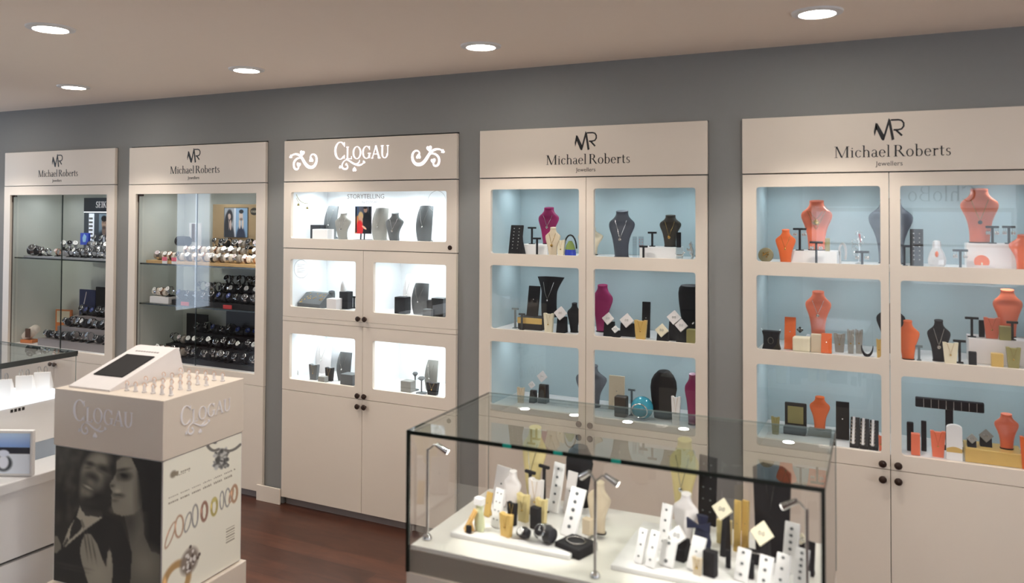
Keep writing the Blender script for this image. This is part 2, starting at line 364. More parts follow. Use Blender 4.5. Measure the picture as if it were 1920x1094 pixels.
# ------------------------------------------------------------------ room shell
XL, XR, YF = -8.0, 3.2, -5.6
def floor_material():
    m = bpy.data.materials.new('wood_floor'); m.use_nodes = True; nt = m.node_tree; b = nt.nodes['Principled BSDF']
    tc = nt.nodes.new('ShaderNodeTexCoord'); mp = nt.nodes.new('ShaderNodeMapping'); mp.inputs['Rotation'].default_value = (0, 0, 0)
    br = nt.nodes.new('ShaderNodeTexBrick'); br.inputs['Scale'].default_value = 1; br.inputs['Brick Width'].default_value = 1.1; br.inputs['Row Height'].default_value = .12
    br.inputs['Mortar Size'].default_value = .0015; br.inputs['Color1'].default_value = (*srgb(92, 54, 38), 1); br.inputs['Color2'].default_value = (*srgb(70, 40, 28), 1); br.inputs['Mortar'].default_value = (*srgb(70, 38, 28), 1)
    br.offset = .37
    n = nt.nodes.new('ShaderNodeTexNoise'); n.inputs['Scale'].default_value = 3.5; n.inputs['Detail'].default_value = 6; n.inputs['Distortion'].default_value = 1.2
    mp2 = nt.nodes.new('ShaderNodeMapping'); mp2.inputs['Scale'].default_value = (1, 5, 1)
    mx = nt.nodes.new('ShaderNodeMix'); mx.data_type = 'RGBA'; mx.blend_type = 'MULTIPLY'; mx.inputs[0].default_value = .7
    cr = nt.nodes.new('ShaderNodeValToRGB'); cr.color_ramp.elements[0].position = .3; cr.color_ramp.elements[0].color = (.5, .45, .42, 1); cr.color_ramp.elements[1].position = .7; cr.color_ramp.elements[1].color = (1.15, 1.1, 1.05, 1)
    L = nt.links.new
    L(tc.outputs['Object'], mp.inputs[0]); L(mp.outputs[0], br.inputs['Vector']); L(tc.outputs['Object'], mp2.inputs[0]); L(mp2.outputs[0], n.inputs['Vector'])
    L(n.outputs['Fac'], cr.inputs[0]); L(br.outputs['Color'], mx.inputs[6]); L(cr.outputs[0], mx.inputs[7]); L(mx.outputs[2], b.inputs['Base Color'])
    b.inputs['Roughness'].default_value = .38; return m
FLOORM = floor_material()
structure(MB().box(XL, YF, FLOOR-.1, XR, .6, FLOOR).build('floor', FLOORM))
structure(MB().box(XL, YF, CEIL, XR, .6, CEIL+.1).build('ceiling', CEILM))
CABX = [(-5.815, -4.640), (-4.503, -3.340), (-3.198, -2.050), (-1.917, -.776), (-.625, .525)]
TOPZ = 2.055
mb = MB(); mb.box(XL, 0, TOPZ+.002, XR, .5, CEIL)
xs = [XL]+[v for c in CABX for v in c]+[XR]
for a, b in zip(xs[::2], xs[1::2]): mb.box(a+(.002 if a != XL else 0), 0, FLOOR, b-(.002 if b != XR else 0), .5, TOPZ+.002)
structure(mb.build('wall_back', GREYWALL))
mb = MB(); mb.box(XR, YF, FLOOR, XR+.15, .6, .35); mb.box(XR, YF, 2.3, XR+.15, .6, CEIL); mb.box(XR, YF, .35, XR+.15, -4.9, 2.3); mb.box(XR, -1.1, .35, XR+.15, .6, 2.3)
structure(mb.build('wall_right', GREYWALL))
w = structure(MB().box(XR+.1, -4.9, .35, XR+.12, -1.1, 2.3).build('window_2', GLASS))  # unseen window, added only to carry the fill from the right
mb = MB()
for y in (-4.9, -3.03, -1.16): mb.box(XR+.03, y, .35, XR+.14, y+.06, 2.3)
mb.box(XR+.03, -4.84, .35, XR+.14, -1.16, .41); mb.box(XR+.03, -4.84, 2.24, XR+.14, -1.16, 2.3); mb.build('window_frame', TRIMW, w)
structure(MB().box(XL, YF-.1, FLOOR, XR, YF, CEIL).build('wall_front', GREYWALL))
mb = MB(); mb.box(XL-.15, YF, FLOOR, XL, .6, .35); mb.box(XL-.15, YF, 2.3, XL, .6, CEIL)
LW = [(-5.5, -4.74), (-4.0, -3.35), (-1.22, -.28)]; e = YF  # outer two openings added for fill light; middle one follows a pane reflection
for a, b in LW+[(.6, .6)]: mb.box(XL-.15, e, .35, XL, a, 2.3); e = b
structure(mb.build('wall_left', GREYWALL))
for i, (a, b) in enumerate(LW):
    w = structure(MB().box(XL-.12, a, .35, XL-.1, b, 2.3).build('window_%d' % (1 if i == 0 else i+2), GLASS))
    mb = MB(); mb.box(XL-.14, a, .35, XL-.03, a+.05, 2.3); mb.box(XL-.14, b-.05, .35, XL-.03, b, 2.3); mb.box(XL-.14, a+.05, .35, XL-.03, b-.05, .41); mb.box(XL-.14, a+.05, 2.24, XL-.03, b-.05, 2.3); mb.build('window_frame', TRIMW, w)
# skirting on the piers between the cabinets
k = 1
for a, b in zip(xs[::2], xs[1::2]):
    if a == XL or b == XR:
        structure(MB().box(a+.01, -.018, FLOOR, b-.01, -.001, .06).build('baseboard_%s' % ('left' if a == XL else 'right'), CREAM)); continue
    structure(MB().box(a-.035, -.03, FLOOR, b+.0, -.0205, .06, bev=.002).build('trim_%d' % k, CREAM)); k += 1

# ------------------------------------------------------------------ recessed ceiling lamps
def downlight_proto():
    t = thing('ceiling_light', 'x', 'ceiling light')
    mb = MB(); n = 28
    mb.rings([[(r*math.cos(2*PI*i/n), r*math.sin(2*PI*i/n), z) for i in range(n)] for r, z in ((.062, -.004), (.062, -.010), (.086, -.006), (.088, 0))], cap=False)
    mb.build('trim_ring', TRIMW, t, True)
    mb = MB(); mb.lathe([(.0605, -.009), (.0605, -.004)], n=n); mb.build('diffuser', LAMP, t)
    return t
DL = downlight_proto(); first = True
def lamp(x, y, label, watts=SPOT_W, group='recessed ceiling lamps'):
    global first
    if first: DL.location = (x, y, CEIL); DL['label'] = label; o = DL; first = False
    else: o = dup(DL, (x, y, CEIL), 0, label)
    o['group'] = group
    l = bpy.data.lights.new('downlight_beam', 'SPOT'); l.energy = watts; l.color = SPOT_C; l.spot_size = math.radians(104); l.spot_blend = .28; l.shadow_soft_size = .05
    s = bpy.data.objects.new('downlight_beam', l); COL.objects.link(s); s.location = (x, y, CEIL-.03); s.parent = None
for x, lab in ((-4.29, 'small round recessed ceiling lamp above the second cabinet from the left'),
               (-2.96, 'round recessed ceiling lamp in front of the lit white cabinet with scroll lettering'),
               (-1.62, 'round recessed ceiling lamp above the cabinet with the pink bust'),
               (-.27, 'round recessed ceiling lamp above the cabinet with orange busts, top right of photo'),
               (-5.62, 'round recessed ceiling lamp above the leftmost cabinet'), (1.07, 'round recessed ceiling lamp right of the orange bust cabinet')):
    lamp(x, -.56, lab)
lamp(-2.98, -1.57, 'round recessed ceiling lamp at far top left, the one farthest from the grey wall')
for n_, x in zip(('leftmost', 'second', 'third', 'fourth', 'rightmost'), (-5.6, -4.3, -1.64, -.3, 1.05)): lamp(x, -1.57, 'round recessed ceiling lamp in the second row from the cabinets, %s one' % n_, SPOT_W*.7)
for n_, x in zip(('leftmost', 'middle', 'rightmost'), (-3.4, -2.0, -.6)): lamp(x, -3.65, 'round recessed ceiling lamp overhead near the camera, %s one' % n_, SPOT_W*.95)
for n_, x in zip(('left', 'right'), (-5.6, 1.05)): lamp(x, -3.2, 'round recessed ceiling lamp towards the front of the shop, %s one' % n_, SPOT_W*.7)

# ------------------------------------------------------------------ wall cabinets
YFRONT = -.02
def pierced(mb, x0, x1, z0, z1, holes, y0=YFRONT, y1=0.0, r=.012):
    """slab with rectangular openings (one column, from top to bottom), rounded corners"""
    hs = sorted(holes, key=lambda h: -h[3]); L = min(h[0] for h in hs); Rg = max(h[1] for h in hs)
    mb.box(x0, y0, z0, L, y1, z1); mb.box(Rg, y0, z0, x1, y1, z1)
    zt = z1
    for h in hs: mb.box(L, y0, h[3], Rg, y1, zt); zt = h[2]
    mb.box(L, y0, z0, Rg, y1, zt)
    for a, b, c, d in hs:
        for sx, cx in ((1, a), (-1, b)):
            for sz, cz in ((1, c), (-1, d)):
                P = [(cx, cz)]+[(cx+sx*r*(1-math.cos(t)), cz+sz*r*(1-math.sin(t))) for t in [PI/2*i/5 for i in range(6)]]
                mb.prism(P, y0, y1)
def carcass(parent, x0, x1, z0, z1, depth, m, t=.018, ix0=None, ix1=None):
    mb = MB(); a = ix0 if ix0 is not None else x0+t; b = ix1 if ix1 is not None else x1-t
    mb.box(x0, .002, z0, a, depth, z1); mb.box(b, .002, z0, x1, depth, z1)
    mb.box(a, depth-t, z0, b, depth, z1); mb.box(a, .002, z1-t, b, depth-t, z1); mb.box(a, .002, z0, b, depth-t, z0+t)
    return mb.build('carcass', m, parent)
def knob(parent, x, z):
    mb = MB(); mb.M = Matrix.Translation((x, YFRONT, z)) @ Matrix.Rotation(PI/2, 4, 'X')
    mb.lathe([(.006, 0), (.005, .008), (.013, .012), (.015, .018), (.012, .023), (.004, .025)], n=16)
    mb.build('knob', BRONZE, parent, True)
def header(c, x0, x1, z0, z1, style):
    p = MB().box(x0, YFRONT, z0, x1, .0, z1, bev=.0015).build('header_panel', CREAM, c)
    cx = (x0+x1)/2; mb = MB(); y0, y1 = YFRONT-.0012, YFRONT
    if style == 'scroll':
        clogau_word(mb, cx-.03, 1.934, .067, y0-.001, y1)
        mb.build('lit_lettering', LEDLET, p)
        for dx, f in ((-.434, 1), (.40, -1)): mb = MB(); vine(mb, cx+dx, 1.943, .206, y0-.001, y1, f); mb.build('lit_vine', LEDLET, p)
        return
    cw = cx
    mr_mark(mb, cw, 1.986, .089, y0, y1)
    s = .046; w = add_word(MB(), 'Michael Roberts', 0, 0, s, 0, .001)
    add_word(mb, 'Michael Roberts', cw+.008, 1.876, s, y0, y1, squash=.425/w)
    mb.build('lettering', INKM, p)
    sans_word('small_lettering', 'Jewellers', .027, GREYINK, p, (cw, YFRONT-.0002, 1.840))
def cabinet_base(x0, x1, label):
    c = thing('display_cabinet', label, 'cabinet', (0, 0, 0))
    mb = MB(); mb.box(x0+.012, .01, FLOOR, x1-.012, .03, .012); mb.box(x0+.02, .03, FLOOR, x0+.04, .33, .012); mb.box(x1-.04, .03, FLOOR, x1-.02, .33, .012)
    mb.build('plinth', GREYPL, c)
    return c
def led(cx, w, z, y, watts, col=ROW_LED, tilt=.35):
    area('shelf_led', (cx, y, z), w, .012, watts, col, (tilt, 0, 0))
def pucks(c, xs_, z, y, watts, col=ROW_LED, face=PI):
    for x in xs_:
        MB().lathe([(.030, z-.006), (.030, z), (.016, z)], x, y, 20).build('puck_rim', TRIMW, c, True)
        MB().lathe([(.024, z-.0075), (.024, z-.0062)], x, y, 20).build('puck_lens', PUCKM, c)
        l = bpy.data.lights.new('puck_lamp', 'AREA'); l.shape = 'DISK'; l.size = .045; l.energy = watts; l.color = col; l.spread = math.radians(150)
        o = bpy.data.objects.new('puck_lamp', l); COL.objects.link(o); o.location = (x, y, z-.009)
PUCKM = mat('puck_lens', (.9, .96, 1), .5, var=0, emit=25)
LEDM = mat('led_strip', (.88, .95, .96), .5, var=0, emit=1.1)

H4 = [(1.440, 1.759), (1.066, 1.382), (.690, 1.004)]
S4 = [1.432, 1.058, .682]
def tall_cabinet(x0, x1, xm, hx, label, z_split, knobs, watts):
    c = cabinet_base(x0, x1, label); d = .36
    carcass(c, x0+.004, x1-.004, .012, 2.05, d, INTER, ix0=hx[0][0]-.006, ix1=hx[1][1]+.006)
    MB().box(x0, .0, 1.8095, x1, .0019, 1.8165).build('shadow_gap', GAPM, c)
    header(c, x0, x1, 1.8175, TOPZ, 'mr')
    for (a, b), (u, w_) in (((x0, xm), hx[0]), ((xm, x1), hx[1])):
        mb = MB(); pierced(mb, a+.0012, b-.0012, z_split+.0015, 1.8125, [(u, w_, p, q) for p, q in H4])
        dr = mb.build('glazed_door', CREAM, c)
        for p, q in H4: MB().box(u-.004, -.008, p-.004, w_+.004, -.004, q+.004).build('glass_pane', GLASS, dr)
        knob(dr, (xm-.028) if b == xm else (xm+.028), knobs[0])
        lo = MB().box(a+.0012, YFRONT, .016, b-.0012, 0, z_split-.0015, bev=.0012).build('cupboard_door', CREAM, c)
        knob(lo, (xm-.028) if b == xm else (xm+.028), knobs[1])
    for s in S4:
        MB().box(hx[0][0]-.005, .003, s-.018, hx[1][1]+.005, d-.019, s).build('shelf', WHITEP, c)
    for (p, q), s in zip(H4, S4):
        for u, w_ in hx:
            zt_ = {1.759: 2.032, 1.382: 1.414, 1.004: 1.040}[q]
            if q > 1.7: MB().box(u-.004, .003, 1.80, w_+.004, d-.019, 1.812).build('case_ceiling', INTER, c); zt_ = 1.80
            pucks(c, ((u+w_)/2-.137, (u+w_)/2+.137), zt_, .18, watts*(1 if p > 1.4 else .5 if p > 1 else .55))
    return c
tall_cabinet(-1.917, -.776, -1.345, ((-1.854, -1.381), (-1.307, -.828)), 'cream wall cabinet holding the pink bust on its top shelf, black script header', .628, (.652, .590), .23)
tall_cabinet(-.625, .525, -.052, ((-.568, -.084), (-.012, .468)), 'cream wall cabinet full of orange busts, at the right edge', .628, (.652, .590), .19)
# lit white cabinet with scroll lettering
def scroll_cabinet():
    x0, x1 = CABX[2]; xm = -2.634; d = .33
    c = cabinet_base(x0, x1, 'cream wall cabinet with glowing scroll lettering and brightly lit small windows')
    carcass(c, x0+.004, x1-.004, .012, 2.045, d, INTERW, ix0=-3.155, ix1=-2.10)
    header(c, x0, x1, 1.8155, 2.049, 'scroll')
    mb = MB(); mb.box(x0, 0, 1.8085, x1, .0019, 1.8145); mb.box(x0, 0, 1.43, x1, .0019, 1.438); mb.build('shadow_gap', GAPM, c)
    mb = MB(); pierced(mb, x0, x1, 1.436, 1.8105, [(-3.145, -2.111, 1.491, 1.754)]); fl = mb.build('glazed_flap', CREAM, c)
    MB().box(-3.149, -.008, 1.487, -2.107, -.004, 1.758).build('glass_pane', GLASS, fl)
    mb = MB(); mb.M = Matrix.Translation((-2.088, YFRONT, 1.462)) @ Matrix.Rotation(PI/2, 4, 'X'); mb.lathe([(.012, 0), (.012, .004), (.009, .005)], n=16); mb.build('lock', BRONZE, fl, True)
    for z0, z1, h0, h1, kz in ((1.045, 1.432, 1.101, 1.372, 1.063), (.6285, 1.018, .690, .950, .648)):
        for a, b, u, w_ in ((x0, xm, -3.145, -2.684), (xm, x1, -2.567, -2.111)):
            mb = MB(); pierced(mb, a+.0012, b-.0012, z0, z1, [(u, w_, h0, h1)]); dr = mb.build('glazed_door', CREAM, c)
            MB().box(u-.004, -.008, h0-.004, w_+.004, -.004, h1+.004).build('glass_pane', GLASS, dr)
            knob(dr, xm-.022 if b == xm else xm+.022, kz)
    MB().box(x0, YFRONT, 1.0195, x1, 0, 1.0435, bev=.001).build('rail', CREAM, c)
    for a, b in ((x0, xm), (xm, x1)):
        lo = MB().box(a+.0012, YFRONT, .016, b-.0012, 0, .6255, bev=.0012).build('cupboard_door', CREAM, c)
        knob(lo, xm-.022 if b == xm else xm+.022, .590)
    MB().box(-2.640, .0015, 1.02, -2.618, d-.018, 1.435).build('divider', INTERW, c); MB().box(-2.640, .0015, .62, -2.618, d-.018, 1.019).build('divider', INTERW, c)
    for s in (1.483, 1.093, .682): MB().box(-3.154, .003, s-.018, -2.101, d-.019, s).build('shelf', WHITEP, c)
    for q, ww, cols in ((1.754, 4.6, ((-3.14, -2.12),)), (1.372, 2.6, ((-3.14, -2.69), (-2.56, -2.12))), (.95, 3.0, ((-3.14, -2.69), (-2.56, -2.12)))):
        for a, b in cols:
            n = 4 if q > 1.7 else 2; zc = {1.754: 1.80, 1.372: 1.431, .95: 1.015}[q]
            MB().box(a-.012 if a < -3 else a+.0, .003, zc, b+.014, d-.019, zc+.004).build('case_ceiling', INTERW, c)
            pucks(c, [a+(b-a)*(i+.5)/n for i in range(n)], zc, .15, ww*.24, (.84, .95, 1))
    # stickers inside the top window
    mb = MB(); P = bez((0, 0), (.015, -.04), (.05, -.055), (.085, -.052)); mb.strip([(-3.115+a, 1.742+b) for a, b in P], .003, -.0095, -.0085)
    P = bez((.01, -.02), (.03, -.06), (.06, -.075), (.1, -.085)); mb.strip([(-3.125+a, 1.742+b) for a, b in P], .002, -.0095, -.0085)
    heart(mb, -3.10, 1.683, .010, -.0095, -.0085, PI); heart(mb, -3.035, 1.665, .009, -.0095, -.0085, PI)
    mb.build('vine_sticker', OLIVE, fl)
    for cx, cz, r, par in ((-2.175, 1.70, .055, fl), (-3.075, 1.317, .052, fl)):
        mb = MB(); mb.tube([(cx+r*math.cos(a), -.009, cz+r*math.sin(a)) for a in [2*PI*i/36 for i in range(36)]], .0009, 4, True)
        if cz < 1.5:
            for q in range(5): mb.box(cx-.028, -.0095, cz+.025-q*.011, cx+.028, -.0088, cz+.0265-q*.011)
        mb.build('ring_sticker', GREYPL, par)
    sans_word('window_lettering', 'STORYTELLING', .036, GREYPL, fl, (-2.63, -.0088, 1.716)); sans_word('window_lettering', 'by CLOGAU', .02, GREYPL, fl, (-2.6, -.0088, 1.69))
scroll_cabinet()
# two watch cabinets with frameless sliding glass
def watch_cabinet(i, label, gx, top, hb, shelves, mull, watts):
    x0, x1 = CABX[i]; d = .39
    c = cabinet_base(x0, x1, label)
    carcass(c, x0+.004, x1-.004, .012, top-.005, d, INTERG, ix0=gx[0]-.004, ix1=gx[1]+.004)
    header(c, x0, x1, hb+.002, top, 'mr')
    MB().box(x0, 0, hb-.005, x1, .0019, hb+.001).build('shadow_gap', GAPM, c)
    mb = MB(); pierced(mb, x0, x1, .627, hb-.002, [(gx[0], gx[1], .689, 1.751)], r=.001); mb.build('face_frame', CREAM, c)
    xm = (x0+x1)/2
    for a, b in ((x0, xm), (xm, x1)):
        lo = MB().box(a+.0012, YFRONT, .016, b-.0012, 0, .6245, bev=.0012).build('cupboard_door', CREAM, c)
        knob(lo, xm-.022 if b == xm else xm+.022, .59)
    for a, b, y in ((gx[0]+.002, mull+.001, .012), (mull-.001, gx[1]-.002, .002)):
        g = MB().box(a, y, .69, b, y+.006, 1.75).build('sliding_glass', GLASS, c)
        e = b if y > .01 else a
        if y < .01: continue
        MB().box(e-.003 if e == b else e-.0005, y-.0005, .69, e+.0005 if e == b else e+.003, y+.0065, 1.75).build('glass_edge', EDGE, g)
    mb = MB(); mb.box(gx[0], -.006, 1.737, gx[0]+.05, .0, 1.75); mb.box(gx[0], -.006, 1.70, gx[0]+.008, .0, 1.75); mb.build('lock_bracket', BRONZE, c)
    mb = MB(); mb.box(gx[0], -.003, .689, gx[0]+.006, .002, 1.74); mb.build('edge_seal', GREYINK, c)
    for s in shelves:
        sh = MB().box(gx[0]-.003, .022, s-.008, gx[1]+.003, d-.019, s).build('glass_shelf', GLASSTOP, c)
        MB().box(gx[0]-.003, .020, s-.0085, gx[1]+.003, .023, s+.0005).build('shelf_edge', EDGE, sh)
    MB().box(gx[0]-.003, .003, .67, gx[1]+.003, d-.019, .688).build('shelf', WHITEP, c)
    MB().box(gx[0]-.004, .003, 1.80, gx[1]+.004, d-.019, 1.806).build('case_ceiling', INTERG, c)
    pucks(c, [gx[0]+(gx[1]-gx[0])*(j+.5)/3 for j in range(3)], 1.80, .17, .34, (.9, .97, 1))
    tops = [1.751]+shelves; bots = shelves+[.688]
    for q, r, ww in zip(tops, bots, watts):
        for sx, gxx in ((-1, gx[1]),):
            xx = gxx+sx*.004; MB().box(min(xx-.003*sx, xx+.003*sx), .024, r+.012, max(xx-.003*sx, xx+.003*sx), .034, q-.012).build('led_strip', LEDM, c)
            area('corner_led', (xx+sx*.006, .04, (q+r)/2), .01, q-r-.04, ww*.4, (.95, .97, .96), (PI/2, 0, -sx*math.radians(125)))
    return c
watch_cabinet(0, 'cream wall cabinet with sliding glass at the left edge, watches on one shelf', (-5.747, -4.716), TOPZ, 1.814, [1.305], -5.215, (2.2, .8))
watch_cabinet(1, 'cream wall cabinet with sliding glass, crowded with watches on three levels', (-4.437, -3.409), 2.050, 1.811, [1.306, 1.049], -3.925, (2.4, .25, .2))

# ------------------------------------------------------------------ far side of the shop (seen in the panes)
def far_cabinet():
    c = thing('display_cabinet', 'lit display cabinet across the shop, seen only mirrored in the panes', 'cabinet', (0, 0, 0))
    y = YF+.30
    mb = MB(); mb.box(-.95, YF+.005, FLOOR, 1.05, y, .95); mb.box(-.95, YF+.005, 1.72, 1.05, y, 2.06); mb.box(-.95, YF+.005, .95, -.86, y, 1.72); mb.box(.96, YF+.005, .95, 1.05, y, 1.72); mb.box(-.0, YF+.005, .95, .07, y, 1.72); mb.box(-.86, YF+.005, .95, .96, YF+.03, 1.72)
    mb.build('carcass', WHITEP, c)
    MB().box(-.2, y+.0005, 1.70, .95, y+.004, 2.0).build('lit_fascia', mat('lit_fascia', (.92, .96, 1), .5, var=0, emit=1.5), c)
    mb = MB(); mb.M = Matrix.Translation((.33, y+.0055, 1.765)) @ Matrix.Rotation(PI, 4, 'Z')
    add_word(mb, 'ChloBo', 0, 0, .15, -.001, .001); mb.build('lettering', GREYINK, c)
    for a, b in ((-.86, 0), (.07, .96)):
        MB().box(a, YF+.035, 1.32, b, y-.02, 1.335).build('shelf', WHITEP, c)
        MB().box(a+.03, y-.03, 1.70, b-.03, y-.02, 1.712).build('led_strip', LEDM, c)
        area('shelf_led', ((a+b)/2, y-.06, 1.70), b-a-.1, .02, 8, (.85, .93, 1), (-.3, 0, 0))
        MB().box(a+.02, YF+.031, .97, b-.02, YF+.033, 1.66).build('backlit_panel', mat('backlit_panel', (.85, .93, 1), .5, var=0, emit=1.3), c)
        area('shelf_led', ((a+b)/2, y-.06, 1.31), b-a-.1, .02, 8, (.85, .93, 1), (-.3, 0, 0))
far_cabinet()

# ------------------------------------------------------------------ glass-topped counters
def glass_box(t, x0, y0, x1, y1, z0, z1, th=.011, e=.008, open_back=False):
    g = MB(); g.box(x0, y0, z1-th, x1, y1, z1); top = g.build('glass_top', GLASSTOP, t)
    for nm, b in (('glass_front', (x0+th, y0, z0, x1-th, y0+th, z1-th)), ('glass_end', (x0, y0, z0, x0+th, y1, z1-th)), ('glass_end', (x1-th, y0, z0, x1, y1, z1-th)), ('glass_back', (x0+th, y1-th, z0, x1-th, y1, z1-th))):
        if open_back and nm == 'glass_back': continue
        MB().box(*b).build(nm, GLASS, t)
    mb = MB()   # dark ground edges of the top and uprights
    q = .0012
    mb.box(x0-q, y0-q, z1-th, x1+q, y0+q, z1); mb.box(x0-q, y0, z1-th*.55, x0+q, y1, z1); mb.box(x1-q, y0, z1-th, x1+q, y1, z1)
    mb.build('edge_band', EDGE, top)
    MB().box(x0-q, y1-q, z1-.003, x1+q, y1+q, z1).build('rear_edge', mat('pale_glass_edge', srgb(120, 130, 124), .3), top)
    for x, y in ((x0, y0), (x1, y0)):
        MB().box(x-(q if x == x0 else e), y-q, z0, x+(e if x == x0 else q), y+e, z1-th).build('corner_edge', EDGE, t)
    for x, y in ((x0, y1), (x1, y1)):
        MB().box(x-(q if x == x0 else .001), y-.001, z0, x+(.001 if x == x0 else q), y+q, z1-th).build('corner_edge', mat('pale_glass_edge', srgb(120, 130, 124), .3), t)
DECK = .691; ZT = 1.02
CT = dict(x0=-1.285, x1=-.165, y0=-1.610, y1=-1.079)
ANG = math.radians(1.6)
def counter():
    t = thing('glass_counter', 'glass-topped counter of jewellery stands in front of the pink bust cabinet', 'counter', (CT['x0'], CT['y0'], FLOOR), ANG)
    L, D = CT['x1']-CT['x0'], CT['y1']-CT['y0']; zf = -FLOOR
    MB().box(.02, .02, 0, L-.02, D-.02, .07).build('plinth', GREYPL, t)
    MB().box(0, 0, .07, L, D, DECK-.075+zf, bev=.003).build('base_cabinet', CREAM, t)
    MB().box(.006, .006, DECK-.075+zf, L-.006, D-.006, DECK-.012+zf).build('fascia', FASCIA, t)
    MB().box(.0095, .0095, DECK-.012+zf, L-.0095, D-.0095, DECK+zf, bev=.001).build('deck', STONE, t)
    glass_box(t, -.0, -.0, L, D, DECK-.074+zf, ZT+zf)
    # small green marks on the front edge
    for u, v in ((952, 836), (1048, 849), (1158, 863)):
        p = atz(u, v, ZT-.005); lx = (p.x-CT['x0']); MB().box(lx-.012, -.003, ZT-.010+zf, lx+.012, -.0012, ZT+zf).build('green_mark', mat('green_mark', srgb(30, 170, 150), .3), t)
    return t
counter()
def spot_pole(x, y, h, heads, label):
    t = thing('display_light_pole', label, 'light pole', (x, y, DECK+.0005), 0, 'slim light poles inside the glass counter')
    MB().lathe([(.014, 0), (.014, .006), (.010, .012), (.006, .016)], n=20).build('base', CHROME, t, True)
    MB().tube([(0, 0, .014), (0, 0, h)], .0042, 10).build('pole', CHROME, t, True)
    for az in heads:
        dx, dy = math.cos(az), math.sin(az)
        mb = MB(); mb.tube([(0, 0, h-.004), (dx*.018, dy*.018, h+.012), (dx*.03, dy*.03, h+.010)], .0028, 8)
        mb.tube([(dx*.024, dy*.024, h+.014), (dx*.058, dy*.058, h-.008)], [.0065, .0095], 12); hd = mb.build('lamp_head', CHROME, t, True)
        a = Vector((dx*.058, dy*.058, h-.008)); b = Vector((dx*.0595, dy*.0595, h-.009)); MB().tube([a, b], .008, 12).build('lamp_lens', mat('warm_lens', (1, .96, .9), .4, var=0, emit=6), hd)
        l = bpy.data.lights.new('pole_lamp', 'SPOT'); l.energy = 1.9; l.color = (1, .97, .92); l.spot_size = math.radians(110); l.spot_blend = .6; l.shadow_soft_size = .01
        o = bpy.data.objects.new('pole_lamp', l); COL.objects.link(o); d = Vector((dx*1.2, dy*1.2+.1, -1)).normalized()
        o.location = Vector((x+dx*.064, y+dy*.064, DECK+h-.012)); o.rotation_euler = d.to_track_quat('-Z', 'Y').to_euler()
p = atz(783, 1015, DECK); spot_pole(p.x+.018, p.y+.024, zat(797, 845, p.x, p.y)-DECK, [math.radians(25)], 'thin chrome light pole at the left corner inside the glass counter')
p = atz(1112, 1088, DECK); spot_pole(p.x, p.y+.015, zat(1122, 905, p.x, p.y)-DECK, [math.radians(20), math.radians(150)], 'thin chrome light pole in the middle of the glass counter, two heads')
spot_pole(-.210, -1.525, .255, [math.radians(165)], 'thin chrome light pole at the right corner inside the glass counter')

# second glass counter, behind the poster stand at the left edge
t = thing('glass_counter', 'dark-edged glass counter at the far left edge, in front of the leftmost cabinet', 'counter', (-4.3, -2.25, FLOOR)); zf = -FLOOR
MB().box(0, 0, 0, .89, 1.11, .68, bev=.003).build('base_cabinet', WHITEP, t)
glass_box(t, 0, 0, .89, 1.11, .681, 1.0+zf, e=.022)
mb = MB(); mb.box(-.004, -.004, 1.0+zf-.022, .894, .0, 1.0+zf+.001); mb.box(.89, -.004, 1.0+zf-.022, .896, 1.114, 1.0+zf+.001); mb.box(-.004, 1.11, 1.0+zf-.014, .896, 1.116, 1.0+zf+.001); mb.build('steel_rim', mat('dark_steel_rim', srgb(70, 72, 70), .35, .6), t)
# white drawer island nearer the camera, left edge
t = thing('drawer_counter', 'white drawer counter at the lower left edge with a lit top', 'counter', (-3.36, -2.9, FLOOR))
B = .44; T_ = .65+.03
mb = MB(); mb.box(0, 0, .09, .40, 1.52, .375); mb.build('drawer', WHITEP, t)
mb = MB(); mb.box(0, 0, .388, .40, 1.52, .64); mb.build('drawer', WHITEP, t)
MB().box(.0, .0, .02, .385, 1.51, .64-.003).build('body', FASCIA, t) if False else None
mb = MB(); mb.box(.01, .01, .375, .38, 1.51, .388); mb.build('drawer_gap', GAPM, t)
mb = MB(); mb.box(-.0, -.0, .64, .425, 1.545, .68, bev=.004); mb.build('top', WHITEP, t)
mb = MB(); mb.box(-.0, .0, 0, .44, 1.53, .09, bev=.006); mb.build('plinth', WHITEP, t)
# riser box on the drawer counter with a small black badge
RZ = .65; RX1 = -3.11
t = thing('lit_riser_box', 'white lit display box on the drawer counter with a small dark badge', 'display box', (-3.35, -2.75, RZ))
hh = .90-RZ
MB().box(0, 0, .0, RX1+3.35, 1.36, hh*.28, bev=.002).build('glass_base', mat('blue_grey_base', srgb(150, 160, 172), .2), t)
MB().box(0, 0, hh*.28, RX1+3.35, 1.36, hh-.02, bev=.002).build('box_body', WHITEP, t)
MB().box(-.004, -.004, hh-.02, RX1+3.354, 1.364, hh, bev=.002).build('glowing_lid', mat('backlit_white', (.86, .93, 1), .4, var=0, emit=1.1), t)
pb = aty(33, 769, -1.75)
mb = MB()
kk = (RX1-CAM.x)/ray(33, 769).x; pb = CAM+ray(33, 769)*kk
for q in range(4): mb.box(RX1-.001+3.35, pb.y+2.75-.028+q*.015, pb.z-RZ-.006, RX1+.0012+3.35, pb.y+2.75-.018+q*.015, pb.z-RZ+.006)
mb.build('badge', INKM, t)
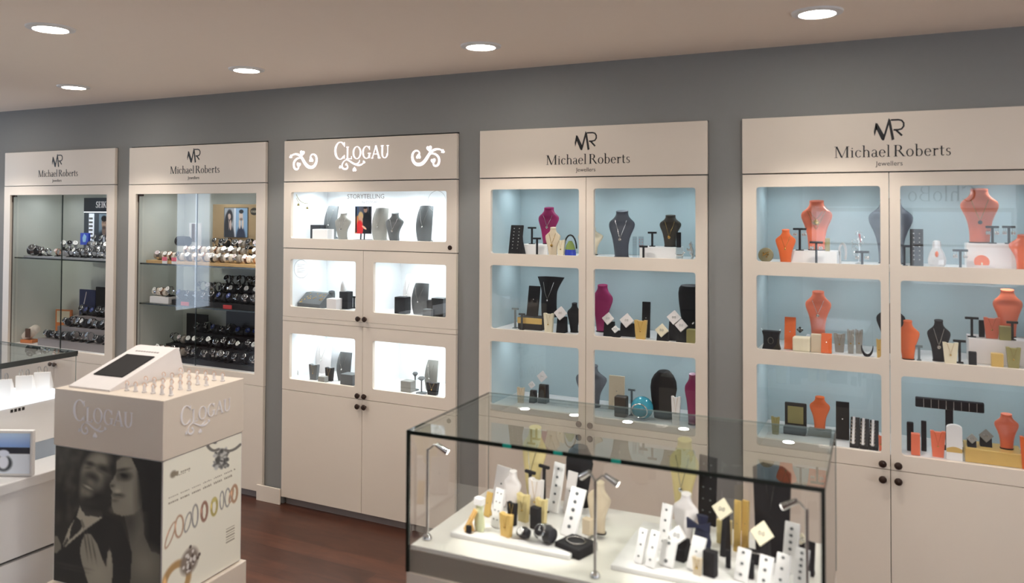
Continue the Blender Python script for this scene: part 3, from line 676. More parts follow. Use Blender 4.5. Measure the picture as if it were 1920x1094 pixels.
# backlit picture of a ring on the drawer counter
def ringpic(img, gx, gz):
    img[:] = (.93, .96, 1)
    k = np.clip((gz-.01)/.09, 0, 1)[..., None]; m = gz < .075; img[m] = (np.array((.75, .86, 1))*(1-k)+np.array((.25, .42, .8))*k)[m]
    m = (gz >= .052) & (gz < .078); img[m] = (.12, .13, .2)
    ell(img, gx, gz, .07, .112, .033, .03, (.25, .27, .3)); ell(img, gx, gz, .07, .108, .02, .025, (.93, .95, 1)); ell(img, gx, gz, .07, .075, .022, .013, (.9, .93, 1))
t = thing('lightbox_picture', 'small backlit ring picture standing on the white drawer counter, left edge', 'lightbox', (atz(62, 893, .651).x-.07, atz(62, 893, .651).y-.03, .651), math.radians(25))
MB().box(-.11, -.008, 0, .075, .012, .17, bev=.003).build('frame', WHITEP, t)
picture('ring_print', .17, .15, 60, 50, ringpic, t, (-.018, -.0095, .01))
for k, (u, v) in enumerate(((4, 722), (44, 714), (78, 708))):
    kk = (-3.2-CAM.x)/ray(u, v+25).x; p = CAM+ray(u, v+25)*kk
    t = thing('white_display_card', 'white card stand on the lit box at the left edge, %s' % ('leftmost', 'middle one', 'rightmost')[k], 'display card', (-3.2, p.y, .9003), math.radians(40), 'white cards on the lit box')
    mb = MB(); mb.prism([(0, 0), (.05, 0), (.052, .01), (.012, .075), (0, .075)], -.03, .03, 'yz'); mb.build('card', WHITEP, t)
    mb = MB()
    for q in range(2): mb.tube([(-.012+.024*q+.006*math.cos(a), .006+.0, .085+.014*math.sin(a)) for a in [2*PI*i/14 for i in range(14)]], .0015, 5, True)
    mb.build('earrings', SILVER, t)

# ------------------------------------------------------------------ poster stand with touch screen
def couple(img, gx, gz):
    r = np.random.RandomState(3); X_ = 60+gx*1584; Z_ = 40+.182*(X_-60)+gz*2235
    img[:] = (.17, .16, .13)
    E_ = lambda x, z, a, b, g, soft=.3, rot=0, al=1: ell(img, X_, Z_, x, z, a, b, (g, g*.965, g*.86), soft, rot, al)
    P_ = lambda pts, g: poly(img, X_, Z_, pts, (g, g*.965, g*.86))
    for _ in range(70): E_(r.uniform(60, 270), r.uniform(50, 620), r.uniform(12, 45), r.uniform(15, 60), r.choice([.1, .27, .33]), .7, 0, .45)
    # woman's hair, neck and shoulder
    P_([(600, 140), (700, 150), (860, 180), (860, 870), (790, 860), (735, 760), (715, 600), (690, 300)], .10)
    P_([(590, 590), (728, 540), (738, 740), (790, 862), (850, 880), (850, 1150), (620, 1150), (650, 900), (625, 740)], .40)
    E_(690, 700, 50, 150, .47, .8, 0, .8); E_(745, 960, 90, 110, .54, .8, 0, .9); E_(640, 640, 40, 90, .25, .9, 0, .7)
    # suit, shirt and tie
    P_([(255, 520), (180, 680), (115, 850), (50, 930), (50, 1150), (640, 1150), (652, 880), (575, 650), (450, 590), (330, 560)], .12)
    P_([(258, 515), (235, 600), (175, 700), (128, 835), (140, 862), (225, 780), (330, 690), (432, 612), (330, 600), (275, 565)], .74)
    P_([(228, 610), (262, 640), (280, 690), (240, 740), (178, 800), (190, 700)], .17); P_([(262, 640), (275, 625), (300, 690), (280, 700)], .5)
    P_([(130, 835), (160, 780), (175, 800), (140, 862)], .3); E_(520, 720, 60, 150, .17, .9, .3, .6)
    # man's neck and head
    P_([(262, 520), (430, 560), (432, 610), (300, 600)], .26)
    E_(385, 250, 132, 205, .12, .1, -.08); E_(500, 140, 60, 70, .11, .5)
    E_(372, 300, 112, 185, .5, .16, -.05); E_(405, 165, 72, 62, .62, .6); E_(300, 260, 30, 50, .55, .8); E_(420, 320, 60, 60, .6, .8); E_(285, 400, 28, 70, .56, .8)
    E_(400, 480, 108, 78, .13, .5, -.1); E_(465, 400, 40, 130, .18, .8, .08); E_(330, 500, 80, 30, .2, .8)
    E_(330, 330, 62, 58, .3, .6, .5); E_(352, 295, 40, 22, .22, .8, .5); E_(338, 340, 42, 26, .5, .6, .7); E_(322, 382, 50, 16, .34, .5, .5); E_(318, 376, 36, 8, .78, .6, .5); E_(312, 425, 36, 22, .52, .8, .3)
    E_(330, 190, 34, 16, .2, .7, .3); E_(435, 232, 50, 26, .2, .7, .45); E_(430, 262, 42, 10, .42, .8, .4); E_(318, 222, 22, 8, .36, .8)
    # woman's face in profile
    P_([(528, 175), (575, 135), (640, 150), (685, 250), (712, 390), (722, 530), (655, 585), (575, 598), (515, 575), (497, 520), (500, 470), (492, 440), (503, 415), (482, 370), (484, 345), (505, 310), (528, 262)], .58)
    E_(600, 200, 50, 50, .64, .9); E_(640, 440, 55, 90, .63, .9); E_(540, 400, 25, 30, .68, .9); E_(560, 550, 55, 28, .60, .8); E_(700, 480, 30, 130, .36, .9, -.05, .8)
    E_(592, 290, 42, 30, .2, .7); E_(580, 282, 26, 12, .06, .5, .3); E_(572, 240, 48, 10, .22, .8, -.15); E_(545, 285, 14, 30, .36, .9)
    E_(498, 365, 18, 10, .3, .8); E_(545, 438, 40, 17, .3, .6, .1); E_(545, 448, 28, 6, .5, .6, .1); E_(540, 408, 18, 12, .78, .8); E_(520, 480, 22, 10, .42, .9)
    P_([(640, 150), (690, 262), (716, 400), (724, 560), (760, 560), (760, 160)], .10); E_(715, 330, 22, 200, .12, .8, -.08)
    # her hand on his chest
    P_([(262, 880), (275, 800), (300, 745), (330, 740), (352, 752), (392, 815), (432, 930), (462, 1000), (472, 880), (488, 862), (502, 890), (516, 1010), (505, 1150), (335, 1150), (275, 960)], .6)
    for a, b, c, d in ((305, 800, .25, 90), (335, 820, .3, 95), (372, 860, .35, 90)): E_(a, b+20, 5, d, .36, .8, -c*.6)
    E_(400, 1040, 60, 70, .64, .8); E_(488, 940, 10, 60, .66, .8)
    P_([(50, 770), (85, 770), (112, 830), (118, 870), (80, 905), (50, 905)], .5)
    E_(190, 1000, 110, 10, .26, .9, .15, .7); E_(200, 1030, 90, 8, .24, .9, .15, .7)
    for _ in range(1):
        k = img.copy(); k[1:-1, 1:-1] = (img[:-2, 1:-1]+img[2:, 1:-1]+img[1:-1, :-2]+img[1:-1, 2:]+4*img[1:-1, 1:-1])/8; img[:] = k
def rings_ad(img, gx, gz):
    img[:] = (.98, .965, .90)
    def ring(cx, cz, rx, rz, t, c, rot=0, hi=True):
        b = img.copy(); ell(img, gx, gz, cx, cz, rx, rz, c, .08, rot)
        k = np.zeros(gx.shape); ca, sa = math.cos(rot), math.sin(rot); dx, dz = gx-cx, gz-cz
        d = np.sqrt(((dx*ca+dz*sa)/(rx-t))**2+((-dx*sa+dz*ca)/(rz-t))**2); k = np.clip((1.08-d)/.16, 0, 1)[..., None]; img[:] = img*(1-k)+b*k
        if hi: ell(img, gx, gz, cx-rx*.75, cz-rz*.2, t*.3, rz*.3, tuple(min(1, v*1.35) for v in c), .5, rot)
    g, rs, s, y = (.66, .56, .42), (.74, .60, .49), (.60, .59, .57), (.74, .68, .42)
    # silver filigree charm with two curved arms, top right
    r0 = np.random.RandomState(9); XX = 880+gx*1705; ZZ = 185-.278*(XX-880)+gz*2300
    for _ in range(75):
        q = r0.choice([.35, .45, .6, .78]); ell(img, XX, ZZ, 1355+r0.uniform(-62, 62), 205+r0.uniform(-75, 85), r0.uniform(8, 20), r0.uniform(8, 22), (q, q, q*.98), .4, r0.uniform(0, 3))
    for P in (bez((1222, 62), (1245, 130), (1290, 150), (1330, 128)), bez((1390, 140), (1430, 165), (1480, 150), (1532, 105)), bez((1222, 62), (1250, 50), (1275, 60), (1300, 70))):
        for a, b in P: ell(img, XX, ZZ, a, b, 13, 10, (.48, .47, .45), .4)
    # row of rings
    ring(.035, .26, .016, .045, .006, rs, .5); ring(.075, .245, .022, .04, .007, rs); ring(.115, .245, .016, .035, .006, s, .3); ring(.15, .235, .017, .042, .007, s)
    ring(.195, .235, .02, .038, .012, (.62, .48, .42)); ring(.245, .235, .02, .035, .011, y); ring(.285, .225, .013, .035, .006, s); ring(.315, .225, .016, .036, .006, s); ring(.352, .222, .021, .036, .012, rs); ring(.335, .222, .012, .03, .006, rs, .3)
    ell(img, gx, gz, .245, .21, .012, .008, (.85, .8, .5), .3)
    # big ring at the bottom with stones
    ring(.065, .43, .07, .07, .026, (.74, .60, .42)); ell(img, gx, gz, .125, .385, .042, .045, (.55, .5, .46), .2, .4)
    r = np.random.RandomState(5)
    for _ in range(26): ell(img, gx, gz, .125+r.normal(0, .018), .385+r.normal(0, .02), .006, .006, (.9, .88, .86) if r.rand() < .6 else (.35, .3, .28), .4)
    # small print blocks
    for x0, x1, z, h in ((.035, .075, .05, .014), (.08, .14, .055, .005), (.06, .13, .065, .003), (.025, .36, .13, .0035), (.025, .345, .147, .006)):
        n = int((x1-x0)/.009)
        for i in range(n):
            if i % 6 != 5: poly(img, gx, gz, [(x0+i*.009, z-i*.0001), (x0+i*.009+.0065, z), (x0+i*.009+.0065, z+h), (x0+i*.009, z+h)], (.62, .58, .5))
    ell(img, gx, gz, .045, .055, .014, .012, (.58, .54, .47), .3)
    for q in range(6): poly(img, gx, gz, [(.31, .34+q*.01), (.355, .34+q*.01), (.355, .345+q*.01), (.31, .345+q*.01)], (.68, .65, .58))
ST_A = math.radians(4.6); ST_P = Vector((-2.776, -1.668)); SW, SD = .516, .402
def poster_stand():
    t = thing('poster_display_stand', 'tall cream pedestal with a black and white couple poster and silver lettering', 'display stand', (ST_P.x, ST_P.y, FLOOR), ST_A); zf = -FLOOR
    MB().box(.012, .012, 0, SW-.012, SD-.012, .79+zf).build('core', CREAM, t)
    MB().box(-.015, -.015, 0, SW+.012, SD+.012, .30+zf, bev=.004).build('base', CREAM, t)
    MB().box(0, 0, .795+zf, SW, SD, 1.0+zf, bev=.002).build('head_box', CREAM, t)
    f = MB().box(.004, .004, .305+zf, SW-.004, .0118, .793+zf).build('front_poster', WHITEP, t)
    picture('couple_print', SW-.014, .485, 150, 150, couple, f, (SW/2, .0032, .307+zf))
    f = MB().box(SW-.0118, .004, .305+zf, SW-.004, SD-.004, .793+zf).build('side_poster', PALE, t)
    picture('ring_advert_print', SD-.014, .485, 150, 170, rings_ad, f, (SW-.0032, SD/2, .307+zf), (0, 0, PI/2))
    mb = MB(); clogau_word(mb, SW/2-.02, .895+zf, .052, -.0025, 0); mb.build('front_lettering', SILVLET, t)
    mb = MB(); mb.M = Matrix.Translation((SW, SD/2, 0)) @ Matrix.Rotation(PI/2, 4, 'Z'); clogau_word(mb, 0, .895+zf, .046, -.0025, 0); mb.build('side_lettering', SILVLET, t)
    # sloping screen desk
    w = MB(); z = 1.0+zf+.0005
    w.prism([(.03, z), (.03, z+.006), (.335, z+.105), (.355, z+.105), (.385, z)], .035, .235, 'yz'); ramp = w.build('screen_ramp', PALE, t)
    al = math.atan2(.099, .305); m = MB(); m.M = Matrix.Translation((.135, .03, z+.006)) @ Matrix.Rotation(al, 4, 'X')
    m.box(-.072, .085, .0005, .072, .245, .004, bev=.001); m.build('touch_screen', mat('screen_glass', srgb(40, 38, 38), .6, spec=.15), ramp)
    m = MB(); m.M = Matrix.Translation((.135, .03, z+.006)) @ Matrix.Rotation(al, 4, 'X')
    for q in range(9): m.box(-.06+q*.0135, .275, .0004, -.051+q*.0135, .282, .0012)
    m.build('ramp_lettering', GREYPL, ramp)
    return t
poster_stand()
c4, s4 = math.cos(ST_A), math.sin(ST_A)
k = 0
for j in range(4):
    for i in range(6):
        lx, ly = .275+i*.041, .07+j*.085
        x, y = ST_P.x+lx*c4-ly*s4, ST_P.y+lx*s4+ly*c4
        if k == 0:
            R0 = thing('ring_peg', 'x', 'ring peg', (x, y, 1.0005), ST_A)
            MB().lathe([(.0085, 0), (.0085, .004), (.006, .006), (.0055, .024), (.002, .028)], n=12).build('peg', PALE, R0, True)
            mb = MB(); mb.tube([(.0085*math.cos(a), .0, .026+.0085*math.sin(a)) for a in [2*PI*q/14 for q in range(14)]], .0012, 6, True); mb.build('ring', mat('rose_gold', srgb(225, 190, 165), .3, .7), R0, True); o = R0
        else: o = dup(R0, (x, y, 1.0005), ST_A)
        o['label'] = 'ring on a cream peg beside the touch screen, %s peg of the %s row' % (('first', 'second', 'third', 'fourth', 'fifth', 'last')[i], ('front', 'second', 'third', 'back')[j])
        o['group'] = 'ring pegs on the poster stand'; k += 1

# ------------------------------------------------------------------ builders of the things on show (origin at the base centre, facing -y)
def chainpts(P, sag=None): return P
BUSTP = [(0, .25, .15), (.03, .262, .15), (.15, .268, .145), (.28, .288, .14), (.40, .325, .14), (.50, .38, .145), (.58, .44, .15), (.65, .485, .15), (.71, .497, .145), (.76, .472, .14), (.80, .405, .14), (.84, .325, .14), (.88, .268, .14), (.92, .236, .14), (.97, .222, .14), (.975, .232, .145), (1.0, .228, .143)]
SMALLP = [(0, .25, .15), (.15, .275, .145), (.3, .31, .14), (.4, .35, .14), (.5, .41, .145), (.58, .46, .15), (.66, .495, .145), (.72, .475, .14), (.77, .385, .135), (.82, .275, .13), (.87, .205, .13), (.93, .178, .13), (.965, .172, .13), (.97, .19, .135), (1.0, .186, .133)]
def bust(name, label, cat, loc, w, h, m, rz=0, prof=BUSTP, base=True, group=None):
    t = thing(name, label, cat, loc, rz, group); n = 28; R = []
    for f, a, b in prof:
        lean = -.10*w*math.sin(PI*min(1, f/.7))+.10*w*max(0, f-.75)*4*.3
        ring = []
        for i in range(n):
            th = 2*PI*i/n; x = a*w*math.cos(th); y = b*w*math.sin(th)
            if math.sin(th) < 0: y *= .75+.25*math.cos(th)**2 if .3 < f < .74 else 1     # softly hollow chest
            ring.append((x, y+lean, f*h-(.02*h*math.sin(th) if f > .9 else 0)*-1*(1 if f > .9 else 0)))
        R.append(ring)
    MB().rings(R).build('bust_form', m, t, True)
    if base: MB().lathe([(.26*w, 0), (.27*w, .004)], 0, 0, 20, 1.05, .8).build('foot', BLACK, t)
    t['_w'] = w; t['_h'] = h; return t
def yfront(w, h, f, x, prof):
    for (f0, a0, b0), (f1, a1, b1) in zip(prof, prof[1:]):
        if f0 <= f <= f1:
            k = (f-f0)/(f1-f0); a = a0+(a1-a0)*k; b = b0+(b1-b0)*k; break
    s = min(.98, abs(x)/(a*w)); th = math.sqrt(1-s*s); y = -b*w*th
    if .3 < f < .74: y *= .75+.25*s*s
    lean = -.10*w*math.sin(PI*min(1, f/.7))+.10*w*max(0, f-.75)*4*.3
    return y+lean-.0018
def necklace(b, label, m=None, drop=.42, pend=.007, prof=BUSTP, xs=.22, r=.0009, beads=0, group=None, pm=None):
    m = m or SILVER; w, h = b['_w'], b['_h']; N = 18; P = []
    for i in range(N+1):
        q = -1+2*i/N; x = q*xs*w; f = drop+(.80-drop)*abs(q)**1.1; P.append((x, yfront(w, h, f, x, prof), f*h))
    o = thing('necklace', label, 'necklace', tuple(b.location), b.rotation_euler.z, group)
    MB().tube(P, r, 5).build('chain', m, o)
    y = yfront(w, h, drop, 0, prof)
    if pend:
        mb = MB(); mb.M = Matrix.Translation((0, y-.001, drop*h-pend)) @ Matrix.Rotation(PI/2, 4, 'X')
        mb.lathe([(pend*.6, -.001), (pend, 0), (pend, .0015), (pend*.5, .003)], n=12); mb.build('pendant', pm or m, o, True)
    if beads:
        mb = MB()
        for i in range(2, N-1, 2): mb.ball(P[i], beads, 6)
        mb.build('beads', m, o, True)
    return o
def strip_props():
    for o in bpy.data.objects:
        for k in ('_w', '_h'):
            if k in o.keys(): del o[k]
def earrings(label, loc, w, drop, m, n=2, rz=0, group=None):
    """earrings hanging from a bar: loc is the middle of the bar's underside"""
    o = thing('drop_earrings', label, 'earrings', loc, rz, group); mb = MB()
    for i in range(n):
        x = -w/2+w*i/(n-1) if n > 1 else 0
        mb.tube([(x, 0, 0), (x, 0, -drop*.6)], .0006, 4); mb.ball((x, 0, -drop*.8), drop*.16+.0012, 8, (1, .6, 1.6))
    mb.build('drops', m, o, True); return o
def t_stand(label, loc, w, h, m=None, rz=0, thick=.009, group=None, cat='earring stand', foot=.6):
    m = m or BLACK; t = thing('earring_stand', label, cat, loc, rz, group)
    MB().box(-w*foot/2, -.012, 0, w*foot/2, .012, .004, bev=.001).build('foot', m, t)
    MB().box(-thick/2, -.003, .004, thick/2, .003, h-.008).build('post', m, t)
    MB().box(-w/2, -.005, h-.009, w/2, .005, h, bev=.001).build('crossbar', m, t)
    return t
def slab_card(label, loc, w, h, m, rows, cols, rz=0, tilt=.18, group=None, dot=None, name='earring_card', cat='earring card', t_=.008):
    t = thing(name, label, cat, loc, rz, group); c, s = math.cos(tilt), math.sin(tilt)
    f = lambda y, z: (y*c+z*s, -y*s+z*c)
    mb = MB(); M = Matrix.Rotation(-tilt, 4, 'X'); mb.M = Matrix.Translation((0, 0, t_*s)) @ M
    mb.box(-w/2, 0, 0, w/2, t_, h, bev=.001); mb.build('card', m, t)
    MB().prism([(t_*c+.002, 0), (h*.35*s+.02, 0), (h*.6*s+t_*c*.5, h*.6*c)], -.004, .004, 'yz').build('prop', m, t)
    mb = MB(); mb.M = Matrix.Translation((0, 0, t_*s)) @ M
    for i in range(cols):
        for j in range(rows):
            x = (i-(cols-1)/2)*w*.42; z = h*(.2+.68*j/max(1, rows-1)) if rows > 1 else h*.55
            mb.ball((x, -.001, z), min(.0036, w*.08) if cols > 1 or rows < 2 else w*.13, 6, (1, .6, .8))
    mb.build('studs', dot or SILVER, t, True); return t
def block(label, loc, w, h, d, m, rz=0, name='display_block', cat='display block', group=None, top=None, bev=.002):
    t = thing(name, label, cat, loc, rz, group); MB().box(-w/2, -d/2, 0, w/2, d/2, h-(.003 if top else 0), bev=bev).build('body', m, t)
    if top: MB().box(-w/2, -d/2, h-.003, w/2, d/2, h).build('top', top, t)
    return t
def riser(label, loc, w, h, d, rz=0, m=None): return block(label, loc, w, h, d, m or WHITEP, rz, 'display_riser', 'display riser', bev=.0015)
def diamond(label, loc, s, h, m, blk=BLACK, bw=None, bh=None, rz=0, ang=PI/4, group=None, mark=None):
    """square jewellery pad turned on its corner, leaning on a low block; h = height of the pad centre"""
    t = thing('earring_pad_stand', label, 'earring stand', loc, rz, group); bw = bw or s*1.1; bh = bh or h*.8
    MB().prism([(-.012, 0), (.03, 0), (.022, bh), (.004, bh)], -bw/2, bw/2, 'yz').build('block', blk, t)
    mb = MB(); mb.M = Matrix.Translation((0, -.010, h)) @ Matrix.Rotation(-.35, 4, 'X') @ Matrix.Rotation(ang, 4, 'Y')
    mb.box(-s/2, -.004, -s/2, s/2, .004, s/2, bev=.001); pad = mb.build('pad', m, t)
    mb = MB(); mb.M = Matrix.Translation((0, -.010, h)) @ Matrix.Rotation(-.35, 4, 'X')
    for sx in (-1, 1): mb.tube([(sx*.005+.003*math.cos(a), -.005, .003*math.sin(a)*1.6) for a in [2*PI*i/10 for i in range(10)]], .0009, 4, True)
    mb.build('earrings', mark or SILVER, pad); return t
def cup(label, loc, w, h, m, rz=0, group=None, mark=None, name='pendant_stand'):
    """tapered pendant stand, wider at the notched top"""
    t = thing(name, label, 'pendant stand', loc, rz, group); mb = MB()
    mb.prism([(-w*.36, 0), (w*.36, 0), (w*.5, h), (w*.28, h), (w*.2, h*.96), (-w*.2, h*.96), (-w*.28, h), (-w*.5, h)], -w*.16, w*.2); mb.build('body', m, t)
    mb = MB(); mb.tube([(-w*.22, -w*.165, h*.97), (0, -w*.18, h*.48), (w*.22, -w*.165, h*.97)], .0007, 4); mb.ball((0, -w*.18, h*.42), .0035, 8); mb.build('pendant', mark or GOLD, t, True); return t
def curved(label, loc, w, h, m, flare=0., rz=0, neck=False, lean=.12, group=None, name='curved_necklace_stand'):
    """upright sheet bent backwards like a half moon"""
    t = thing(name, label, 'necklace stand', loc, rz, group); n = 14; k = 12; R = []
    for j in range(n+1):
        f = j/n; ww = w*(.82+.18*math.sin(PI*f)) if not flare else w*(.72+flare*max(0, f-.62)**1.3*2.2)
        yb = -.05*h*math.sin(PI*f)+lean*h*f*f; ring = []
        for i in range(k+1):
            x = (-.5+i/k); ring.append((x*ww, yb+.35*w*(2*x)**2*.4, f*h+.02*h*(1-(2*x)**2)*f))
        for i in range(k, -1, -1):
            x = (-.5+i/k); ring.append((x*ww, yb+.35*w*(2*x)**2*.4+.006, f*h+.02*h*(1-(2*x)**2)*f))
        R.append(ring)
    MB().rings(R).build('sheet', m, t, True)
    MB().prism([(-.002, 0), (.055, 0), (.055, .004), (.012, .02)], -w*.3, w*.3, 'yz').build('foot', m, t)
    mb = MB(); mb.tube([(-w*.25, -.05*h*math.sin(PI*.85)+lean*h*.72-.002, .88*h), (-w*.12, -.05*h+lean*h*.33-.004, .62*h), (0, -.05*h*math.sin(PI*.45)+lean*h*.2-.004, .46*h), (w*.12, -.05*h+lean*h*.33-.004, .62*h), (w*.25, -.05*h*math.sin(PI*.85)+lean*h*.72-.002, .88*h)], .0009, 5)
    mb.ball((0, -.05*h*math.sin(PI*.42)+lean*h*.18-.004, .42*h), .005, 8); mb.build('pendant_chain', SILVER, t, True); return t
def figure_dog(label, loc, s, m, rz=0):
    t = thing('animal_figurine', label, 'figurine', loc, rz); mb = MB()
    mb.tube([(-.38*s, 0, .52*s), (-.1*s, 0, .5*s), (.2*s, 0, .52*s), (.34*s, 0, .62*s), (.42*s, 0, .8*s)], [.10*s, .13*s, .12*s, .10*s, .06*s], 10)
    mb.ball((.46*s, 0, .86*s), .1*s, 10, (1.3, .8, .9)); mb.tube([(.52*s, 0, .84*s), (.64*s, 0, .8*s)], [.05*s, .03*s], 8)
    for x in (-.34, -.22, .2, .3): mb.tube([(x*s, (.05 if x in (-.22, .3) else -.05)*s, .5*s), ((x-.02)*s, (.05 if x in (-.22, .3) else -.05)*s, .25*s), (x*s, (.05 if x in (-.22, .3) else -.05)*s, 0)], [.06*s, .035*s, .03*s], 8)
    mb.tube([(-.42*s, 0, .56*s), (-.55*s, 0, .7*s), (-.5*s, 0, .9*s)], [.03*s, .02*s, .012*s], 6)
    for y in (-.05, .05): mb.tube([(.42*s, y*s, .92*s), (.38*s, y*1.2*s, 1.0*s)], [.03*s, .008*s], 6)
    mb.build('body', m, t, True); return t
def figure_cat(label, loc, h, m, rz=0):
    t = thing('animal_figurine', label, 'figurine', loc, rz); mb = MB(); s = h
    mb.tube([(0, 0, .30*s), (.02*s, 0, .45*s), (0, 0, .62*s), (-.02*s, 0, .74*s)], [.11*s, .13*s, .10*s, .06*s], 12); mb.ball((-.04*s, 0, .82*s), .1*s, 12, (1.15, .9, .95))
    for y in (-1, 1):
        mb.tube([(-.02*s, y*.05*s, .88*s), (-.03*s, y*.08*s, 1.0*s)], [.035*s, .008*s], 6)
        mb.tube([(.02*s, y*.07*s, .36*s), (.07*s, y*.09*s, .2*s), (.0, y*.08*s, 0)], [.07*s, .045*s, .04*s], 8)
        mb.tube([(-.03*s, y*.08*s, .6*s), (-.16*s, y*.11*s, .5*s), (-.24*s, y*.08*s, .62*s)], [.045*s, .035*s, .03*s], 8)
    mb.tube([(.08*s, 0, .3*s), (.2*s, 0, .2*s), (.26*s, 0, .4*s), (.2*s, 0, .55*s)], [.03*s, .026*s, .022*s, .012*s], 6)
    mb.build('body', m, t, True); return t

# placing by the sight lines: u0..u1 and top v of the thing as seen, its depth y inside the case and the shelf it stands on
def at(u0, u1, vt, y, zs):
    um = (u0+u1)/2; x = aty(um, vt, y).x; zt = aty(um, vt, y).z
    x0, x1 = aty(u0, vt, y).x, aty(u1, vt, y).x
    return (x, y, zs+.0004), x1-x0, zt-zs
G4 = 'the pink-bust cabinet'; G5 = 'the orange-bust cabinet'
def BST(u0, u1, vt, y, zs, body, label, prof=BUSTP, neck=None, rz=0, name='necklace_bust', **k):
    loc, w, h = at(u0, u1, vt, y, zs); b = bust(name, label, 'necklace bust', loc, w/.98, h, body, rz, prof)
    if neck: necklace(b, *(neck if isinstance(neck, tuple) else (neck,)), prof=prof, **k)
    return b
def TST(u0, u1, vt, y, zs, label, m=None, ear=None, **k):
    loc, w, h = at(u0, u1, vt, y, zs); t = t_stand(label, loc, w, h, m, **k)
    if ear:
        for s in (-1, 1): earrings(ear+(', left pair' if s < 0 else ', right pair'), (loc[0]+s*w*.33, loc[1]-.006, loc[2]+h-.010), w*.16, .022, SILVER, 2)
    return t
def CRD(u0, u1, vt, y, zs, m, label, rows=5, cols=2, **k):
    loc, w, h = at(u0, u1, vt, y, zs); return slab_card(label, loc, w, h, m, rows, cols, **k)
def BLK(u0, u1, vt, y, zs, m, label, d=None, **k):
    loc, w, h = at(u0, u1, vt, y, zs); return block(label, loc, w, h, d or w*.8, m, **k)
def RSR(u0, u1, vt, y, zs, label, d=.1, m=None):
    loc, w, h = at(u0, u1, vt, y, zs); return riser(label, loc, w, h, d, m=m)
def CUP(u0, u1, vt, y, zs, m, label, **k):
    loc, w, h = at(u0, u1, vt, y, zs); return cup(label, loc, w, h, m, **k)
def CRV(u0, u1, vt, y, zs, m, label, **k):
    loc, w, h = at(u0, u1, vt, y, zs); return curved(label, loc, w, h, m, **k)
def DIA(u0, u1, v0, v1, y, zs, m, label, blk=BLACK, **k):
    loc, w, _ = at(u0, u1, v0, y, zs); zc = aty((u0+u1)/2, (v0+v1)/2, y).z
    return diamond(label, loc, w/1.42, zc-zs, m, blk, **k)

# ---- pink bust cabinet, top row, left window
S = S4[0]; P_ = 'top-left window, pink-bust cabinet'
CRD(953, 976, 422, .07, S, BLACK, 'tilted black card of silver studs, '+P_, 7, 2, tilt=.22)
RSR(985, 1036, 458, .17, S, 'low white riser under the pink bust, '+P_, .14)
zr = aty(1010, 458, .17).z
BST(1010, 1048, 390, .19, zr, MAG, 'tall pink satin bust on a white riser, '+P_, neck='silver pendant necklace on the tall pink bust, top shelf', drop=.5)
TST(990, 1005, 426, .14, zr, 'black T-shaped earring stand left of the tall pink bust', ear=None)
TST(1000, 1014, 446, .06, S, 'black T-shaped earring stand in front of the white riser, '+P_)
loc, w, h = at(974, 986, 445, .06, S); t = thing('ring_cone', 'small black cone ring stand in '+P_, 'ring stand', loc); MB().lathe([(w/2, 0), (.003, h*.75), (.001, h)], n=20).build('cone', BLACK, t, True)
MB().tube([(.0058*math.cos(a), .0058*math.sin(a), h*.55) for a in [2*PI*i/14 for i in range(14)]], .001, 5, True).build('ring', SILVER, t)
BST(1023, 1051, 427, .05, S, BEIGE, 'small beige linen bust before the pink bust, '+P_, SMALLP, 'fine gold necklace on the small beige bust by the pink bust', drop=.42, m=GOLD)
CUP(1045, 1059, 450, .05, S, CREAMY, 'small ivory earring block right of the beige bust, '+P_)
loc, w, h = at(1057, 1082, 440, .07, S); t = thing('glass_perfume_ornament', 'blue and green glass ornament with a black arch, '+P_, 'ornament', loc)
MB().tube([(w*.46*math.cos(a), 0, h*(.35+.62*math.sin(a))) for a in [PI*i/12 for i in range(13)]], .004, 8).build('arch', BLACKG, t, True)
MB().lathe([(w*.4, 0), (w*.42, h*.12), (w*.38, h*.3)], n=20, sy=.6).build('blue_base', BLUEG, t, True); MB().lathe([(w*.38, h*.301), (w*.3, h*.5), (w*.12, h*.7)], n=20, sy=.6).build('green_glass', mat('green_glass', srgb(130, 150, 80), .15), t, True)
BST(1084, 1131, 427, .22, S, BEIGE, 'beige linen bust half hidden behind the middle door rail, top shelf of '+G4, SMALLP)
# top row, right window
P_ = 'top-right window, pink-bust cabinet'
BST(1142, 1190, 396, .09, S, SLATE, 'large slate grey bust with silver necklaces, '+P_, neck='long silver necklace on the large slate grey bust', drop=.42)
RSR(1207, 1274, 463, .15, S, 'low white riser under the dark brown bust, '+P_, .14); zr = aty(1240, 463, .15).z
BST(1237, 1277, 404, .16, zr, BROWNB, 'dark brown bust on a white riser, '+P_, neck='gold necklace on the dark brown bust', m=GOLD, drop=.35)
TST(1215, 1231, 435, .13, zr, 'black T-shaped earring stand on the riser left of the dark brown bust')
TST(1199, 1214, 461, .05, S, 'black T-shaped earring stand standing low before the slate grey bust')
BLK(1268, 1277, 436, .11, zr, BLACK, 'small black ticket block in front of the dark brown bust', d=.006)
for i, (a, b) in enumerate(((1186, 1194), (1197, 1207))):
    loc, w, h = at(a, b, 444, .1, S); t = thing('clear_earring_card', 'clear card of %s studs between the slate and brown busts' % ('silver', 'red')[i], 'earring card', loc)
    MB().box(-w/2, 0, 0, w/2, .003, h, bev=.0005).build('card', CRYST, t); mb = MB()
    for j in range(3):
        for s in (-1, 1): mb.ball((s*w*.25, -.001, h*(.6+.13*j)), .002, 6)
    mb.build('studs', (SILVER, RED)[i], t)
figure_dog('small silver dog figurine standing at the right of '+P_, at(1266, 1284, 466, .05, S)[0], .04, SILVER)
loc, w, h = at(1289, 1304, 453, .05, S); figure_cat('silver cat figurine upright at the right end of '+P_, loc, h, SILVER)

